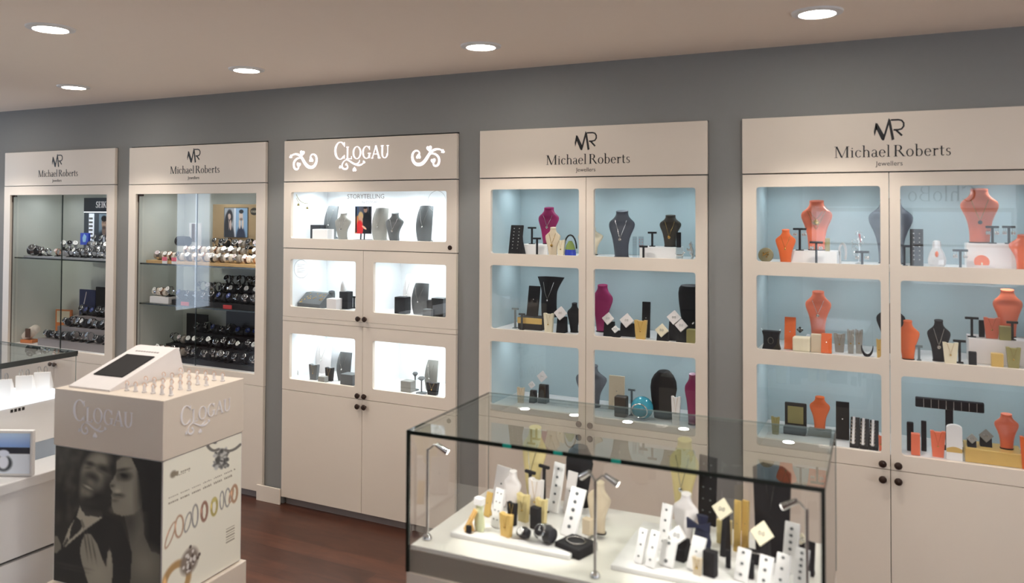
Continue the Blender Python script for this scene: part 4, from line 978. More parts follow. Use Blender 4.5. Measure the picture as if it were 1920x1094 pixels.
# ---- middle row
S = S4[1]; P_ = 'middle-left window, pink-bust cabinet'
loc, w, h = at(979, 1023, 594, .12, S); t = block('gold topped black display slab in '+P_, loc, w, h, .1, BLACK, top=None, name='display_slab'); MB().box(-w/2-.002, -.052, h*.5, w/2+.002, -.0503, h*.98).build('gold_front', GOLDBOX, t); zr = S+h
CRV(1008, 1047, 521, .13, zr, BLACK, 'tall black curved necklace stand with flared top, '+P_, flare=.9, lean=.1)
CRD(987, 1008, 537, .12, zr, BLACK, 'leaning black panel beside the tall flared stand, '+P_, 1, 1, tilt=.2)
TST(973, 984, 588, .05, S, 'dark earring stand, the nearer of two at left in '+P_, mat('smoked_acrylic', srgb(60, 66, 70), .2)); TST(960, 972, 578, .09, S, 'clear grey earring stand at far left of '+P_, mat('clear_grey_acrylic', srgb(110, 122, 126), .2))
CUP(1020, 1038, 588, .04, S, CREAMY, 'ivory tapered pendant stand in '+P_)
DIA(1040, 1065, 575, 600, .06, S, PALE, 'tilted pale earring pad on a black block, '+P_, bw=.045)
BST(1064, 1090, 569, .1, S, BLACK, 'small black bust at the right end of '+P_, SMALLP)
P_ = 'middle-right window, pink-bust cabinet'
BST(1110, 1149, 535, .18, S, MAG, 'pink satin bust at the left of '+P_)
DIA(1130, 1153, 586, 609, .07, S, PALE, 'tilted pale earring pad before the pink bust, '+P_)
DIA(1148, 1162, 610, 625, .04, S, WHITEP, 'smallest tilted white pad, low on the shelf in '+P_, bw=.03)
DIA(1163, 1190, 587, 615, .10, S, PALE, 'largest tilted pale pad left of the gold pendant stand, '+P_, bw=.07)
CUP(1190, 1213, 601, .05, S, GOLDBOX, 'gold tapered pendant stand in '+P_)
CRD(1203, 1218, 567, .1, S, BLACK, 'tall narrow black stand behind the gold pendant stand', 1, 1, tilt=.06)
BST(1272, 1318, 536, .17, S, BLACK, 'large black necklace bust at the right end of '+P_, [(0, .3, .2), (.3, .33, .19), (.5, .4, .2), (.7, .48, .2), (.85, .5, .19), (.95, .47, .18), (1, .4, .17)])
DIA(1229, 1255, 607, 632, .04, S, CREAMY, 'tilted ivory pad, lowest of the three at right in '+P_)
DIA(1251, 1279, 580, 611, .09, S, PALE, 'tilted pale pad, highest of the three at right in '+P_)
DIA(1266, 1291, 598, 623, .055, S, PALE, 'tilted pale pad nearest the large black bust, '+P_)
BLK(1289, 1312, 618, .06, S, OLIVE, 'small olive box at the foot of the large black bust')

# ---- bottom row
S = S4[2]; P_ = 'bottom-left window, pink-bust cabinet'
DIA(1008, 1028, 696, 716, .15, S, PALE, 'tilted pale pad on the taller black block, '+P_, bh=.09)
DIA(992, 1005, 715, 728, .13, S, PALE, 'tilted pale pad on the shorter black block, '+P_, bh=.06)
CUP(970, 983, 727, .1, S, BEIGE, 'small beige pendant stand at left of '+P_)
BST(1080, 1138, 686, .2, S, mat('grey_bust_leather', srgb(92, 96, 102), .5), 'grey bust half hidden behind the middle door rail, bottom shelf of '+G4, SMALLP)
P_ = 'bottom-right window, pink-bust cabinet'
CRD(1141, 1170, 706, .18, S, BEIGE, 'upright beige panel in '+P_, 1, 1, tilt=.05)
BLK(1154, 1176, 743, .08, S, BROWNB, 'dark brown cushion block before the beige panel', bev=.006)
TST(1178, 1191, 730, .12, S, 'grey earring stand beside the turquoise ornament', mat('clear_grey_acrylic', (.2, .2, .2)))
loc, w, h = at(1192, 1216, 744, .08, S); t = thing('turquoise_ornament', 'round turquoise and silver ornament in '+P_, 'ornament', loc); MB().ball((0, 0, h*.5), h*.5, 18).build('ball', TURQ, t, True); MB().tube([(h*.36*math.cos(a), -h*.42, h*.45+h*.3*math.sin(a)) for a in [2*PI*i/20 for i in range(20)]], .003, 6, True).build('band', SILVER, t, True)
BST(1220, 1269, 697, .14, S, BLACK, 'rounded black necklace bust in '+P_, [(0, .36, .2), (.2, .38, .19), (.45, .45, .2), (.65, .5, .2), (.8, .47, .19), (.92, .36, .18), (1, .22, .17)])
CUP(1259, 1276, 744, .05, S, WHITEP, 'white tapered pendant stand at the foot of the rounded black bust')
BST(1284, 1313, 702, .09, S, MAG, 'pink satin bust at the right end of '+P_)

# ---- orange bust cabinet, top row, left window
S = S4[0]; P_ = 'top-left window, orange-bust cabinet'
loc, w, h = at(1421, 1450, 466, .05, S); t = thing('display_plate', 'round brushed plate with a brooch at the left end of '+P_, 'plate', loc)
mb = MB(); mb.M = Matrix.Translation((0, .008, h*.52)) @ Matrix.Rotation(PI/2-.15, 4, 'X'); mb.lathe([(w*.2, .006), (w*.46, .004), (w*.5, 0), (w*.47, -.003)], n=32); mb.build('plate', mat('brushed_bronze', srgb(150, 140, 110), .35, .7), t, True)
mb = MB(); [mb.ball((rnd.uniform(-.012, .012), -.006, h*.55+rnd.uniform(-.01, .012)), .004, 6) for _ in range(9)]; mb.build('brooch', GOLD, t, True)
RSR(1486, 1571, 470, .16, S, 'long white riser under the large orange bust, '+P_, .13); zr = aty(1530, 470, .16).z
bb = BST(1502, 1560, 377, .17, zr, CORAL, 'large coral orange bust with a round gold medallion, '+P_, neck='gold medallion necklace on the large coral bust, left window', m=GOLD, drop=.62, pend=.013, pm=GOLD)
necklace(bb, 'long gold bead necklace looped wide on the large coral bust, left window', GOLD, .42, 0, xs=.29, r=.0009, beads=.0018)
BST(1454, 1492, 431, .06, S, ORANGE, 'small orange bust at the left of '+P_, SMALLP, 'small gold necklace on the small orange bust, left window', m=GOLD, drop=.45, pend=.004)
TST(1487, 1512, 428, .11, zr, 'black T-shaped stand with drop earrings on the riser, left of the large coral bust', ear='silver drop earrings on the raised stand by the small orange bust')
TST(1518, 1543, 453, .04, S, 'black T-shaped stand with hoops before the large coral bust', ear='silver earrings on the stand before the large coral bust')
BLK(1547, 1556, 447, .11, zr, OLIVE, 'small gold ring block right of the large coral bust', d=.012)
loc, w, h = at(1572, 1588, 456, .06, S); t = thing('clear_ring_arch', 'clear curled acrylic arch in '+P_, 'ring stand', loc); MB().strip([(w*.4*math.cos(a)-.0, h*.55+h*.42*math.sin(a)) for a in [PI*1.1-PI*1.35*i/14 for i in range(15)]], .008, -.008, .008).build('arch', mat('pale_acrylic', srgb(180, 180, 180), .2), t); MB().box(-w*.42, -.008, 0, -w*.2, .008, h*.6).build('leg', mat('pale_acrylic', (1, 1, 1)), t)
loc, w, h = at(1597, 1622, 429, .13, S); t = thing('wire_tree', 'curly silver wire tree sculpture in '+P_, 'ornament', loc); r_ = random.Random(4)
MB().lathe([(.014, 0), (.014, .004), (.004, .007)], n=16).build('foot', SILVER, t, True); mb = MB(); mb.tube([(0, 0, .005), (.004, 0, h*.4), (-.003, 0, h*.9)], .0016, 6)
for _ in range(16):
    cx, cz, r = r_.uniform(-w*.35, w*.35), r_.uniform(h*.25, h*.88), r_.uniform(.006, .012); mb.tube([(cx+r*math.cos(a), r_.uniform(-.003, .003), cz+r*math.sin(a)) for a in [q*.5 for q in range(10)]], .0009, 5)
mb.build('wire', SILVER, t, True); MB().tube([(.004, -.003, h*.85), (.009, -.003, h*.62)], [.003, .001], 6).build('red_charm', RED, t)
TST(1603, 1630, 471, .05, S, 'black T-shaped earring stand at the right of '+P_, ear='silver drop earrings on the rightmost stand, left window, top shelf')
BST(1628, 1711, 374, .24, S, SLATE, 'large slate grey bust hidden in part behind the middle door rail of '+G5)
# top row, right window
P_ = 'top-right window, orange-bust cabinet'
CRD(1706, 1731, 430, .05, S, BLACK, 'upright black card with two columns of silver studs, '+P_, 7, 2, tilt=.03)
TST(1685, 1706, 460, .10, S, 'plain dark earring stand behind the black stud card', SLATE)
loc, w, h = at(1738, 1774, 451, .06, S); t = thing('crystal_bottle', 'faceted crystal bottle with an orange stone, '+P_, 'ornament', loc)
mb = MB(); mb.lathe([(w*.34, 0), (w*.48, h*.12), (w*.5, h*.3), (w*.4, h*.52), (w*.24, h*.72), (w*.22, h*.95), (w*.1, h)], n=9, sy=.5); mb.build('bottle', mat('facet_crystal', srgb(205, 206, 208), .08, spec=1, var=.25, scale=40), t); MB().ball((0, -w*.25, h*.5), w*.12, 8, (.8, .4, 1.5)).build('orange_stone', ORANGE, t, True)
RSR(1809, 1935, 457, .15, S, 'long white riser at the right end of '+P_, .12); zr = aty(1870, 457, .15).z
BST(1800, 1872, 355, .16, zr, CORAL, 'largest coral orange bust, highest in '+P_, neck='necklace with a dark oval pendant on the highest coral bust', m=GOLD, drop=.42, pend=.008, pm=BROWNB)
TST(1786, 1815, 468, .05, S, 'black T-shaped earring stand before the long riser, '+P_, ear='silver drop earrings on the low stand by the crystal bottle')
TST(1848, 1873, 424, .12, zr, 'black T-shaped stand on the riser, the left one of two', ear='drop earrings on the left stand of the long riser')
TST(1879, 1904, 424, .12, zr, 'black T-shaped stand on the riser, the right one of two', ear='drop earrings on the right stand of the long riser')
loc, w, h = at(1826, 1855, 479, .045, S); t = thing('pendant_disc', 'round topped orange pendant block in '+P_, 'pendant stand', loc)
mb = MB(); mb.prism([(w/2*math.cos(a), max(0, h-w/2+w/2*math.sin(a))) for a in [-.5+ (PI+1)*i/20 for i in range(21)]], -.01, .012); mb.build('disc', ORANGE, t); MB().ball((0, -.012, h*.4), .004, 8, (.8, .5, 1.4)).build('pendant', CREAMY, t, True)
BST(1891, 1952, 441, .05, S, CORAL, 'coral bust cut by the photo edge, top shelf of '+G5)

# ---- middle row
S = S4[1]; P_ = 'middle-left window, orange-bust cabinet'
loc, w, h = at(1430, 1463, 621, .06, S); t = thing('pillow_stand', 'black waisted bracelet block with a silver bracelet, '+P_, 'bracelet stand', loc)
MB().prism([(-w*.5, 0), (w*.5, 0), (w*.42, h*.3), (w*.42, h*.7), (w*.5, h), (-w*.5, h), (-w*.42, h*.7), (-w*.42, h*.3)], -.02, .02).build('block', BLACK, t); MB().tube([(.011*math.cos(a), -.022, h*.5+.014*math.sin(a)) for a in [2*PI*i/16 for i in range(16)]], .0012, 5, True).build('bracelet', SILVER, t)
CRD(1470, 1491, 596, .08, S, ORANGE, 'tall leaning orange panel stand at left in '+P_, 1, 1, tilt=.16)
DIA(1494, 1507, 611, 626, .1, S, BLACK, 'small tilted black pad beside the leaning orange panel', bh=.04)
BLK(1487, 1520, 632, .07, S, CREAMY, 'low ivory block under the coral bust in '+P_, bev=.006); BLK(1521, 1541, 627, .07, S, BEIGE, 'low beige block right of the ivory one, '+P_)
zr = aty(1534, 630, .2).z; BST(1510, 1558, 547, .2, zr, CORAL, 'coral bust in the centre of '+P_, neck='dark pendant necklace on the centre coral bust, middle shelf', drop=.5)
RSR(1512, 1556, 630, .2, S, 'hidden pale riser under the centre coral bust, middle shelf', .06)
CRD(1539, 1559, 627, .04, S, ORANGE, 'leaning orange block with a gold stripe, '+P_, 1, 1, tilt=.2, t_=.014)
for i, (a, b, vt, y) in enumerate(((1563, 1585, 626, .12), (1588, 1602, 618, .1), (1603, 1618, 618, .12))):
    CUP(a, b, vt, y, S, mat('grey_crystal', srgb(150, 148, 142), .2), 'grey crystal pendant stand, %s of three in ' % ('leftmost', 'middle one', 'rightmost')[i]+P_)
loc, w, h = at(1614, 1638, 648, .05, S); t = thing('bracelet_cuff', 'black crescent bracelet holder in '+P_, 'bracelet stand', loc); MB().strip([(w*.45*math.cos(a), h*.95+h*.85*math.sin(a)) for a in [PI+PI*i/16 for i in range(17)]], taper(17, .009), -.012, .012).build('crescent', BLACK, t)
BST(1643, 1697, 572, .2, S, BLACK, 'black bust half hidden behind the middle door rail, middle shelf of '+G5); CUP(1643, 1653, 636, .04, S, GOLDBOX, 'narrow gold pendant stand at the right edge of '+P_)
P_ = 'middle-right window, orange-bust cabinet'
BST(1680, 1724, 602, .06, S, ORANGE, 'orange bust at the left end of '+P_, SMALLP)
BST(1738, 1782, 601, .08, S, BLACK, 'flat black bust with brooches in '+P_, SMALLP, 'silver brooch chain on the flat black bust', drop=.4)
TST(1716, 1730, 648, .05, S, 'small grey earring stand between the orange and black busts', mat('clear_grey_acrylic', (.2, .2, .2)))
CUP(1767, 1797, 643, .04, S, CREAMY, 'ivory tapered pendant stand right of the flat black bust')
TST(1787, 1811, 638, .07, S, 'dark T-shaped stand right of the ivory pendant stand')
RSR(1813, 1935, 634, .16, S, 'wide pale riser at the right of '+P_, .13, m=PALE); zr = aty(1870, 634, .16).z
TST(1809, 1835, 595, .13, zr, 'dark T-shaped stand at the left end of the wide pale riser'); BLK(1835, 1846, 601, .15, zr, BLACK, 'narrow black block left of the square orange block')
CUP(1844, 1875, 596, .13, zr, CORAL, 'square coral pendant block on the wide pale riser'); BST(1861, 1917, 544, .2, zr, CORAL, 'coral bust at the back of the wide pale riser, '+P_)
BLK(1873, 1895, 612, .11, zr, OLIVE, 'small olive box on the wide pale riser'); TST(1887, 1909, 603, .12, zr, 'brown T-shaped stand right of the small olive box', BROWNB)
BLK(1816, 1831, 660, .05, S, BLACK, 'small black cylinder block before the wide pale riser'); BLK(1858, 1881, 663, .045, S, GOLDBOX, 'low gold box before the wide pale riser'); CUP(1886, 1914, 652, .045, S, OLIVE, 'olive gold double pendant stand at right before the wide riser')

# ---- bottom row
S = S4[2]; P_ = 'bottom-left window, orange-bust cabinet'
loc, w, h = at(1470, 1511, 758, .15, S); t = thing('jewellery_case', 'open black square case with an olive lining, '+P_, 'jewellery case', loc)
mb = MB(); mb.box(-w/2, .02, 0, w/2, .03, h, bev=.004); mb.box(-w/2, -.03, 0, w/2, .02, h*.25, bev=.003); mb.build('case', BLACK, t); MB().box(-w*.36, .017, h*.3, w*.36, .0195, h*.88).build('lining', OLIVE, t)
BST(1518, 1556, 745, .17, aty(1537, 806, .17).z, ORANGE, 'orange bust in '+P_); RSR(1460, 1560, 812, .17, S, 'low grey riser under the orange bust, '+P_, .1, m=GREYLT) if False else RSR(1516, 1558, 806, .17, S, 'small grey riser under the orange bust, bottom shelf', .06, m=GREYLT)
CRD(1567, 1592, 755, .14, S, BLACK, 'tall plain black panel beside the striped ring trays', 1, 1, tilt=.04)
CUP(1446, 1462, 782, .1, S, OLIVE, 'olive pendant stand at the left of '+P_)
for i in range(3):
    a = 1594+18*i; loc, w, h = at(a, a+17, 788+i*3, .08, S); t = thing('ring_tray', 'sloping ring tray of white rolls, %s of three in ' % ('leftmost', 'middle one', 'rightmost')[i]+P_, 'ring tray', loc, 0, 'sloping ring trays'); sl = .6
    mb = MB(); mb.prism([(-.045, 0), (.05, 0), (.05, h), (.04, h), (-.045, .012)], -w/2, w/2, 'yz'); mb.build('tray', BLACK, t)
    mb = MB(); mb.tube([(-w*.12, -.044, .016), (-w*.12, .040, h+.002)], .005, 8); mb.build('ring_roll', PALE, t)
    mb = MB()
    for q in range(7): mb.box(-w*.42, -.04+q*.011, .018+q*(h-.014)/7.6, w*.12, -.037+q*.011, .0255+q*(h-.014)/7.6)
    mb.build('rings', SILVER, t)
CUP(1647, 1656, 817, .04, S, CORAL, 'narrow coral stand at the right edge of '+P_)
P_ = 'bottom-right window, orange-bust cabinet'
RSR(1697, 1772, 851, .13, S, 'low black base at the left of '+P_, .12, m=BLACK) if False else None
loc, w, h = at(1715, 1844, 748, .2, S); t = thing('bracelet_bar', 'long black bracelet bar on a post, '+P_, 'bracelet stand', loc)
MB().box(-w/2, -.012, h-.045, w/2, .012, h-.005, bev=.004).build('bar', BLACK, t); MB().box(-.014, -.008, 0, .014, .008, h-.046).build('post', BLACK, t); MB().box(-.05, -.03, 0, .05, .03, .006).build('foot', BLACK, t)
mb = MB(); [mb.box(-w*.38+i*w*.11, -.0135, h-.043, -w*.37+i*w*.11, -.0125, h-.008) for i in range(8)]; mb.build('bracelets', SILVER, t)
BLK(1700, 1713, 792, .1, S, BLACK, 'black block at the far left of '+P_, bev=.004); BLK(1708, 1725, 813, .05, S, CORAL, 'plain coral box at the left of '+P_)
BLK(1727, 1737, 790, .12, S, BLACK, 'narrow black block behind the coral boxes'); CUP(1744, 1773, 809, .06, S, CORAL, 'wide coral pendant stand left of the white arch')
loc, w, h = at(1774, 1804, 797, .045, S); t = thing('white_arch_stand', 'white round topped stand in the centre of '+P_, 'pendant stand', loc)
MB().prism([(w/2*math.cos(a), h-w*.25+w*.25*math.sin(a)) for a in [PI*i/14 for i in range(15)]]+[(-w/2, 0), (w/2, 0)], -.008, .014).build('arch', WHITEP, t); MB().prism([(w*.5*x, h*.32+h*.06*math.sin(PI*(x+1)/2)) for x in [-1+i*.2 for i in range(11)]]+[(w*.5, h*.22), (-w*.5, h*.22)], -.0088, -.008).build('gold_band', GOLDBOX, t)
loc, w, h = at(1807, 1913, 839, .1, S); t = block('flat gold tray under black blocks and orange bust, '+P_, loc, w, h, .13, GOLDBOX, name='display_tray'); zr = S+h
DIA(1811, 1833, 811, 833, .07, zr, GREYLT, 'smaller tilted grey pad on black, right of the white arch'); DIA(1834, 1863, 801, 832, .1, zr, GREYLT, 'larger tilted grey pad on black, left of the coral bust')
BST(1864, 1910, 777, .1, zr, CORAL, 'coral bust on the gold tray, '+P_); CUP(1912, 1940, 820, .04, S, ORANGE, 'orange stand cut by the photo edge, bottom shelf')

# ------------------------------------------------------------------ watches
CUSHC = mat('cream_cushion', srgb(226, 216, 202), .6, var=.04); CUSHG = mat('taupe_cushion', srgb(150, 142, 132), .6, var=.05); CUSHK = mat('black_cushion', srgb(36, 37, 42), .55, var=.1)
STEEL = mat('watch_steel', srgb(200, 202, 204), .18, 1., var=.06); ROSEG = mat('rose_gold_watch', srgb(214, 168, 140), .2, 1.); LBROWN = mat('brown_leather', srgb(92, 62, 44), .5); LBLACK = mat('black_leather', srgb(28, 28, 30), .45); LTAN = mat('tan_leather', srgb(170, 120, 78), .5)
DIALW = mat('white_dial', srgb(236, 236, 232), .3, var=0); DIALK = mat('black_dial', srgb(18, 20, 26), .25, var=0); DIALB = mat('blue_dial', srgb(40, 60, 120), .25, var=0); DIALP = mat('pearl_dial', srgb(220, 205, 205), .25, var=0)
def watch_head(par, M, r, cm, dm):
    mb = MB(); mb.M = M; mb.lathe([(r*.9, 0), (r, .002), (r, .006), (r*.88, .008)], n=20)
    mb.box(r*.95, -.0018, .002, r*1.18, .0018, .0055)
    c = mb.build('case', cm, par, True); mb = MB(); mb.M = M; mb.lathe([(r*.84, .0078), (r*.84, .0086)], n=18); d = mb.build('dial', dm, c)
    mb = MB(); mb.M = M; k = DIALW if dm in (DIALK, DIALB) else DIALK
    mb.box(-.0006, 0, .0087, .0006, r*.6, .0092); mb.box(-.0006, -.0006, .0087, r*.42, .0006, .0092)
    mb.build('hands', k, c)
def proto_cushion(cu, st, cs, dl, r=.016):
    t = thing('wrist_watch', 'x', 'watch'); mb = MB(); mb.M = Matrix.Translation((0, 0, .0276)) @ Matrix.Rotation(PI/2, 4, 'Y')
    mb.lathe([(.008, -.033), (.021, -.029), (.025, -.012), (.0245, 0), (.025, .012), (.021, .029), (.008, .033)], n=22); mb.build('cushion', cu, t, True)
    mb = MB(); mb.rings([[(x, q*math.cos(a), .0276+q*math.sin(a)) for x, q in ((-.0085, .0255), (.0085, .0255), (.0085, .0272), (-.0085, .0272))] for a in [2*PI*i/24 for i in range(25)]], cap=False); mb.build('strap', st, t, True)
    M = Matrix.Translation((0, 0, .0276)) @ Matrix.Rotation(-math.radians(58), 4, 'X').inverted() @ Matrix.Translation((0, 0, .0276)); watch_head(t, M, r, cs, dl); return t
def proto_ring(st, cs, dl, r=.017, R=.028):
    t = thing('wrist_watch', 'x', 'watch')
    MB().prism([(-.03, 0), (.03, 0), (.03, .003), (.004, .012), (-.004, .012), (-.03, .003)], -.014, .014, 'yz').build('stand', BLACKG, t)
    n = 26; mb = MB(); c = .010+R
    mb.rings([[(x, q*math.cos(a)*.82, c+q*math.sin(a)) for x, q in ((-.0075, R-.0028), (.0075, R-.0028), (.0075, R), (-.0075, R))] for a in [2*PI*i/n for i in range(n+1)]], cap=False); mb.build('bracelet', st, t, True)
    M = Matrix.Translation((0, 0, c)) @ Matrix.Rotation(math.radians(62), 4, 'X') @ Matrix.Translation((0, 0, R*.9)); watch_head(t, M, r, cs, dl); return t
PR = {'cw': proto_cushion(CUSHC, LTAN, STEEL, DIALW), 'cb': proto_cushion(CUSHC, LBROWN, ROSEG, DIALW), 'cs': proto_cushion(CUSHC, STEEL, STEEL, DIALW, .015), 'ck': proto_cushion(CUSHC, LBLACK, STEEL, DIALK, .018),
      'gs': proto_cushion(CUSHG, STEEL, STEEL, DIALP), 'gb': proto_cushion(CUSHG, LBROWN, STEEL, DIALW, .018), 'ks': proto_cushion(CUSHK, STEEL, STEEL, DIALK, .019), 'kb': proto_cushion(CUSHK, LBLACK, STEEL, DIALW, .018), 'kn': proto_cushion(CUSHK, LBLACK, BLACKG, DIALB, .019),
      'rs': proto_ring(STEEL, STEEL, DIALK), 'rw': proto_ring(STEEL, STEEL, DIALW, .018), 'rr': proto_ring(ROSEG, ROSEG, DIALP, .015), 'rk': proto_ring(LBLACK, STEEL, DIALK, .02)}
DESC = {'cw': 'tan strap watch on cream cushion', 'cb': 'rose gold watch on cream cushion', 'cs': 'small steel watch on cream cushion', 'ck': 'black dial watch on cream cushion',
        'gs': 'steel watch on taupe cushion', 'gb': 'brown strap watch on taupe cushion', 'ks': 'steel watch on black cushion', 'kb': 'black strap watch with white dial', 'kn': 'black watch with blue dial',
        'rs': 'ring-shaped steel bracelet watch', 'rw': 'white dial steel watch on ring stand', 'rr': 'rose gold watch on ring stand', 'rk': 'black leather watch on ring stand'}
used = set(); ORD = ['1st', '2nd', '3rd', '4th', '5th', '6th', '7th', '8th', '9th', '10th', '11th', '12th', '13th', '14th', '15th', '16th']
def watch(kind, x, y, z, place, rz=0, s=1.0, group=None):
    p = PR[kind]; lab = DESC[kind]+', '+place
    if kind not in used: used.add(kind); o = p; o.location = (x, y, z); o.rotation_euler = (0, 0, rz); o.scale = (s, s, s); o['label'] = lab
    else: o = dup(p, (x, y, z), rz, lab, s)
    o['group'] = group or 'watches in the two watch cabinets'; return o
def watch_rows(x0, rows, kinds, shelfname, zb, seed, step_m):
    """rows: (x start, x end, y, z step, count)"""
    R = random.Random(seed)
    for r, (xa, xb, y, dz, n, ks) in enumerate(rows):
        for i in range(n):
            x = xa+(xb-xa)*(i+.5)/n+R.uniform(-.006, .006); k = R.choice(ks)
            watch(k, x, y+R.uniform(-.006, .006), zb+dz+.0005, '%s in %s row, %s' % (ORD[i], ('front', 'middle', 'back')[r], shelfname), R.uniform(-.3, .35), R.uniform(.98, 1.1), 'watches on the '+shelfname)
def steps(label, x0, x1, z, m, st, x0s=None, y1=.365):
    t = thing('stepped_riser', label, 'display riser', ((x0+x1)/2, 0, z+.0003)); c = (x0+x1)/2; mb = MB()
    for i, (ya, dz) in enumerate(st):
        a = x0 if not x0s else x0s[i]; yb = st[i+1][0] if i+1 < len(st) else y1
        mb.box(a-c, ya, 0, x1-c, yb, dz-.0003)
    mb.build('steps', m, t); return t
# second cabinet, upper shelf
N = 'upper shelf, 2nd cabinet'; z = 1.3065
steps('light wood stepped tray of watches on the upper shelf of the second cabinet', -4.40, -3.42, z, WOODT, ((.035, .018), (.125, .055), (.21, .095)), (-4.40, -4.22, -4.06), .29)
watch_rows(0, [(-4.37, -3.47, .082, .018, 13, ['cw', 'cs', 'cb', 'ck', 'cs', 'gs', 'gb', 'gs']), (-4.20, -3.54, .168, .055, 10, ['cs', 'gs', 'gb', 'cb', 'rs', 'gs']), (-4.04, -3.62, .25, .095, 7, ['rs', 'rw', 'gs', 'rk', 'ks'])], None, N, z, 5, None)
def sign(label, x0, x1, z0, z1, y, m, name='display_board', cat='display board', zb=None, th=.012):
    zb = zb if zb is not None else z0; t = thing(name, label, cat, ((x0+x1)/2, y, zb)); MB().box(-(x1-x0)/2, 0, z0-zb, (x1-x0)/2, th, z1-zb, bev=.001).build('board', m, t); return t
t = sign('tan display board with two framed portraits and a round badge, second cabinet', -4.10, -3.46, 1.3068, 1.688, .302, TAN)
def portraits(img, gx, gz):
    img[:] = (.62, .64, .66); m = gx > .1; img[m] = (.55, .68, .8); poly(img, gx, gz, [(.085, 0), (.1, 0), (.1, .2), (.085, .2)], (.85, .87, .9))
    E_ = lambda *a, **k: ell(img, gx, gz, *a, **k)
    E_(.045, .06, .028, .05, (.12, .1, .1)); E_(.045, .2, .045, .09, (.15, .14, .15)); E_(.043, .055, .014, .02, (.78, .68, .62)); E_(.038, .11, .008, .035, (.8, .7, .64)); E_(.055, .11, .008, .035, (.8, .7, .64)); E_(.02, .13, .02, .09, (.12, .1, .1))
    E_(.145, .2, .04, .08, (.12, .15, .25)); E_(.145, .05, .018, .028, (.82, .74, .68)); E_(.147, .022, .019, .013, (.12, .1, .1)); E_(.135, .1, .009, .035, (.85, .77, .7)); E_(.16, .1, .009, .035, (.85, .77, .7)); E_(.147, .072, .012, .008, (.5, .42, .38), soft=.6)
f = MB().box(-.215, -.004, .165, -.005, -.0005, .36).build('picture_frame', GREYINK, t)
picture('portrait_print', .2, .188, 90, 80, portraits, f, (-.11, -.0045, .168))
mb = MB(); mb.M = Matrix.Translation((.045, -.0005, .335)) @ Matrix.Rotation(PI/2, 4, 'X'); mb.lathe([(.033, 0), (.033, .002)], n=28, sy=.72); bd = mb.build('badge', BROWNB, t)
mb = MB(); add_word(mb, 'FOSSIL', .045, .328, .013, -.0032, -.0026); mb.build('badge_lettering', CREAMY, bd)
t = thing('photo_frame', 'pale frame with a striped picture behind the watches, second cabinet', 'picture frame', (-4.26, .30, z+.0003)); MB().box(-.055, 0, 0, .055, .008, .255, bev=.001).build('frame', WHITEP, t); MB().box(-.03, -.001, .13, .0, 0, .25).build('brown_stripe', LBROWN, t); MB().box(.005, -.001, .13, .02, 0, .25).build('grey_stripe', GREYPL, t)
t = thing('bracelet_roll', 'round black bracelet roll at the back of the upper shelf, second cabinet', 'bracelet stand', (-4.30, .24, z+.0003)); mb = MB(); mb.M = Matrix.Translation((0, 0, .135)) @ Matrix.Rotation(PI/2, 4, 'Y'); mb.lathe([(.02, -.05), (.032, -.045), (.034, 0), (.032, .045), (.02, .05)], n=24); mb.build('roll', BLACK, t, True); MB().box(-.03, -.02, 0, .03, .02, .104).build('post', INTERG, t)
for i, x in enumerate((-4.225, -4.14)):
    t = thing('price_ticket', 'small pink and white price ticket, %s one, upper shelf, second cabinet' % ('left', 'right')[i], 'price ticket', (x, .03, z+.0003)); MB().box(-.022, 0, .0, .022, .004, .042).build('card', WHITEP, t); MB().box(-.022, -.0008, .018, .022, -.0001, .042).build('pink_band', PINK, t)
# second cabinet, middle shelf
N = 'middle shelf, 2nd cabinet'; z = 1.0495
steps('dark stepped riser of watches on the middle shelf, second cabinet', -4.18, -3.42, z, BLACK, ((.05, .03), (.135, .07), (.215, .115)), (-4.18, -4.1, -3.95), .29)
watch_rows(0, [(-4.16, -3.47, .09, .03, 10, ['ks', 'kb', 'kn', 'ks', 'rk']), (-4.08, -3.54, .175, .07, 8, ['rs', 'ks', 'kb', 'rk', 'rw']), (-3.93, -3.62, .252, .115, 5, ['rk', 'rs', 'kn'])], None, N, z, 9, None)
t = riser('low white block under light watches, left end of the middle shelf, second cabinet', (-4.29, .085, z+.0003), .17, .042, .08)
for i, k in enumerate(('cs', 'cb', 'rw')): watch(k, -4.35+i*.06, .085, z+.0428, '%s of three on white block, 2nd cabinet' % ('first', 'second', 'last')[i], .1)
watch('rr', -4.255, .20, z+.0005, 'left end of the middle shelf, second cabinet', .4)
for i, x in enumerate((-4.04, -3.68)):
    t = thing('red_tag', 'small red name plate, %s one, front edge of the middle shelf, second cabinet' % ('left', 'right')[i], 'name plate', (x, .028, z+.0003)); MB().box(-.034, 0, 0, .034, .006, .024, bev=.001).build('plate', RED, t)
# second cabinet, bottom
N = 'bottom shelf, 2nd cabinet'; z = .6885
steps('dark stepped riser of watches on the bottom shelf, second cabinet', -4.36, -3.42, z, BLACK, ((.04, .03), (.13, .09), (.215, .16)), (-4.36, -4.32, -4.2), .29)
watch_rows(0, [(-4.35, -3.46, .08, .03, 13, ['ks', 'kb', 'rs', 'ks', 'rk', 'gb']), (-4.31, -3.53, .17, .09, 12, ['rs', 'ks', 'kb', 'rk', 'rw', 'ks', 'gs']), (-4.18, -3.6, .25, .16, 8, ['rk', 'rs', 'kn', 'ks'])], None, N, z, 13, None)
t = sign('square black panel at the back of the bottom shelf, second cabinet', -4.345, -4.19, .95, 1.005, .30, BLACK) if False else sign('square black panel at the back of the bottom shelf, second cabinet', -4.33, -4.14, .6888, .955, .302, BLACK)
t = sign('large dark blue-black board at the right of the bottom shelf, second cabinet', -3.97, -3.46, .6888, 1.035, .302, mat('midnight_board', srgb(24, 28, 36), .4))
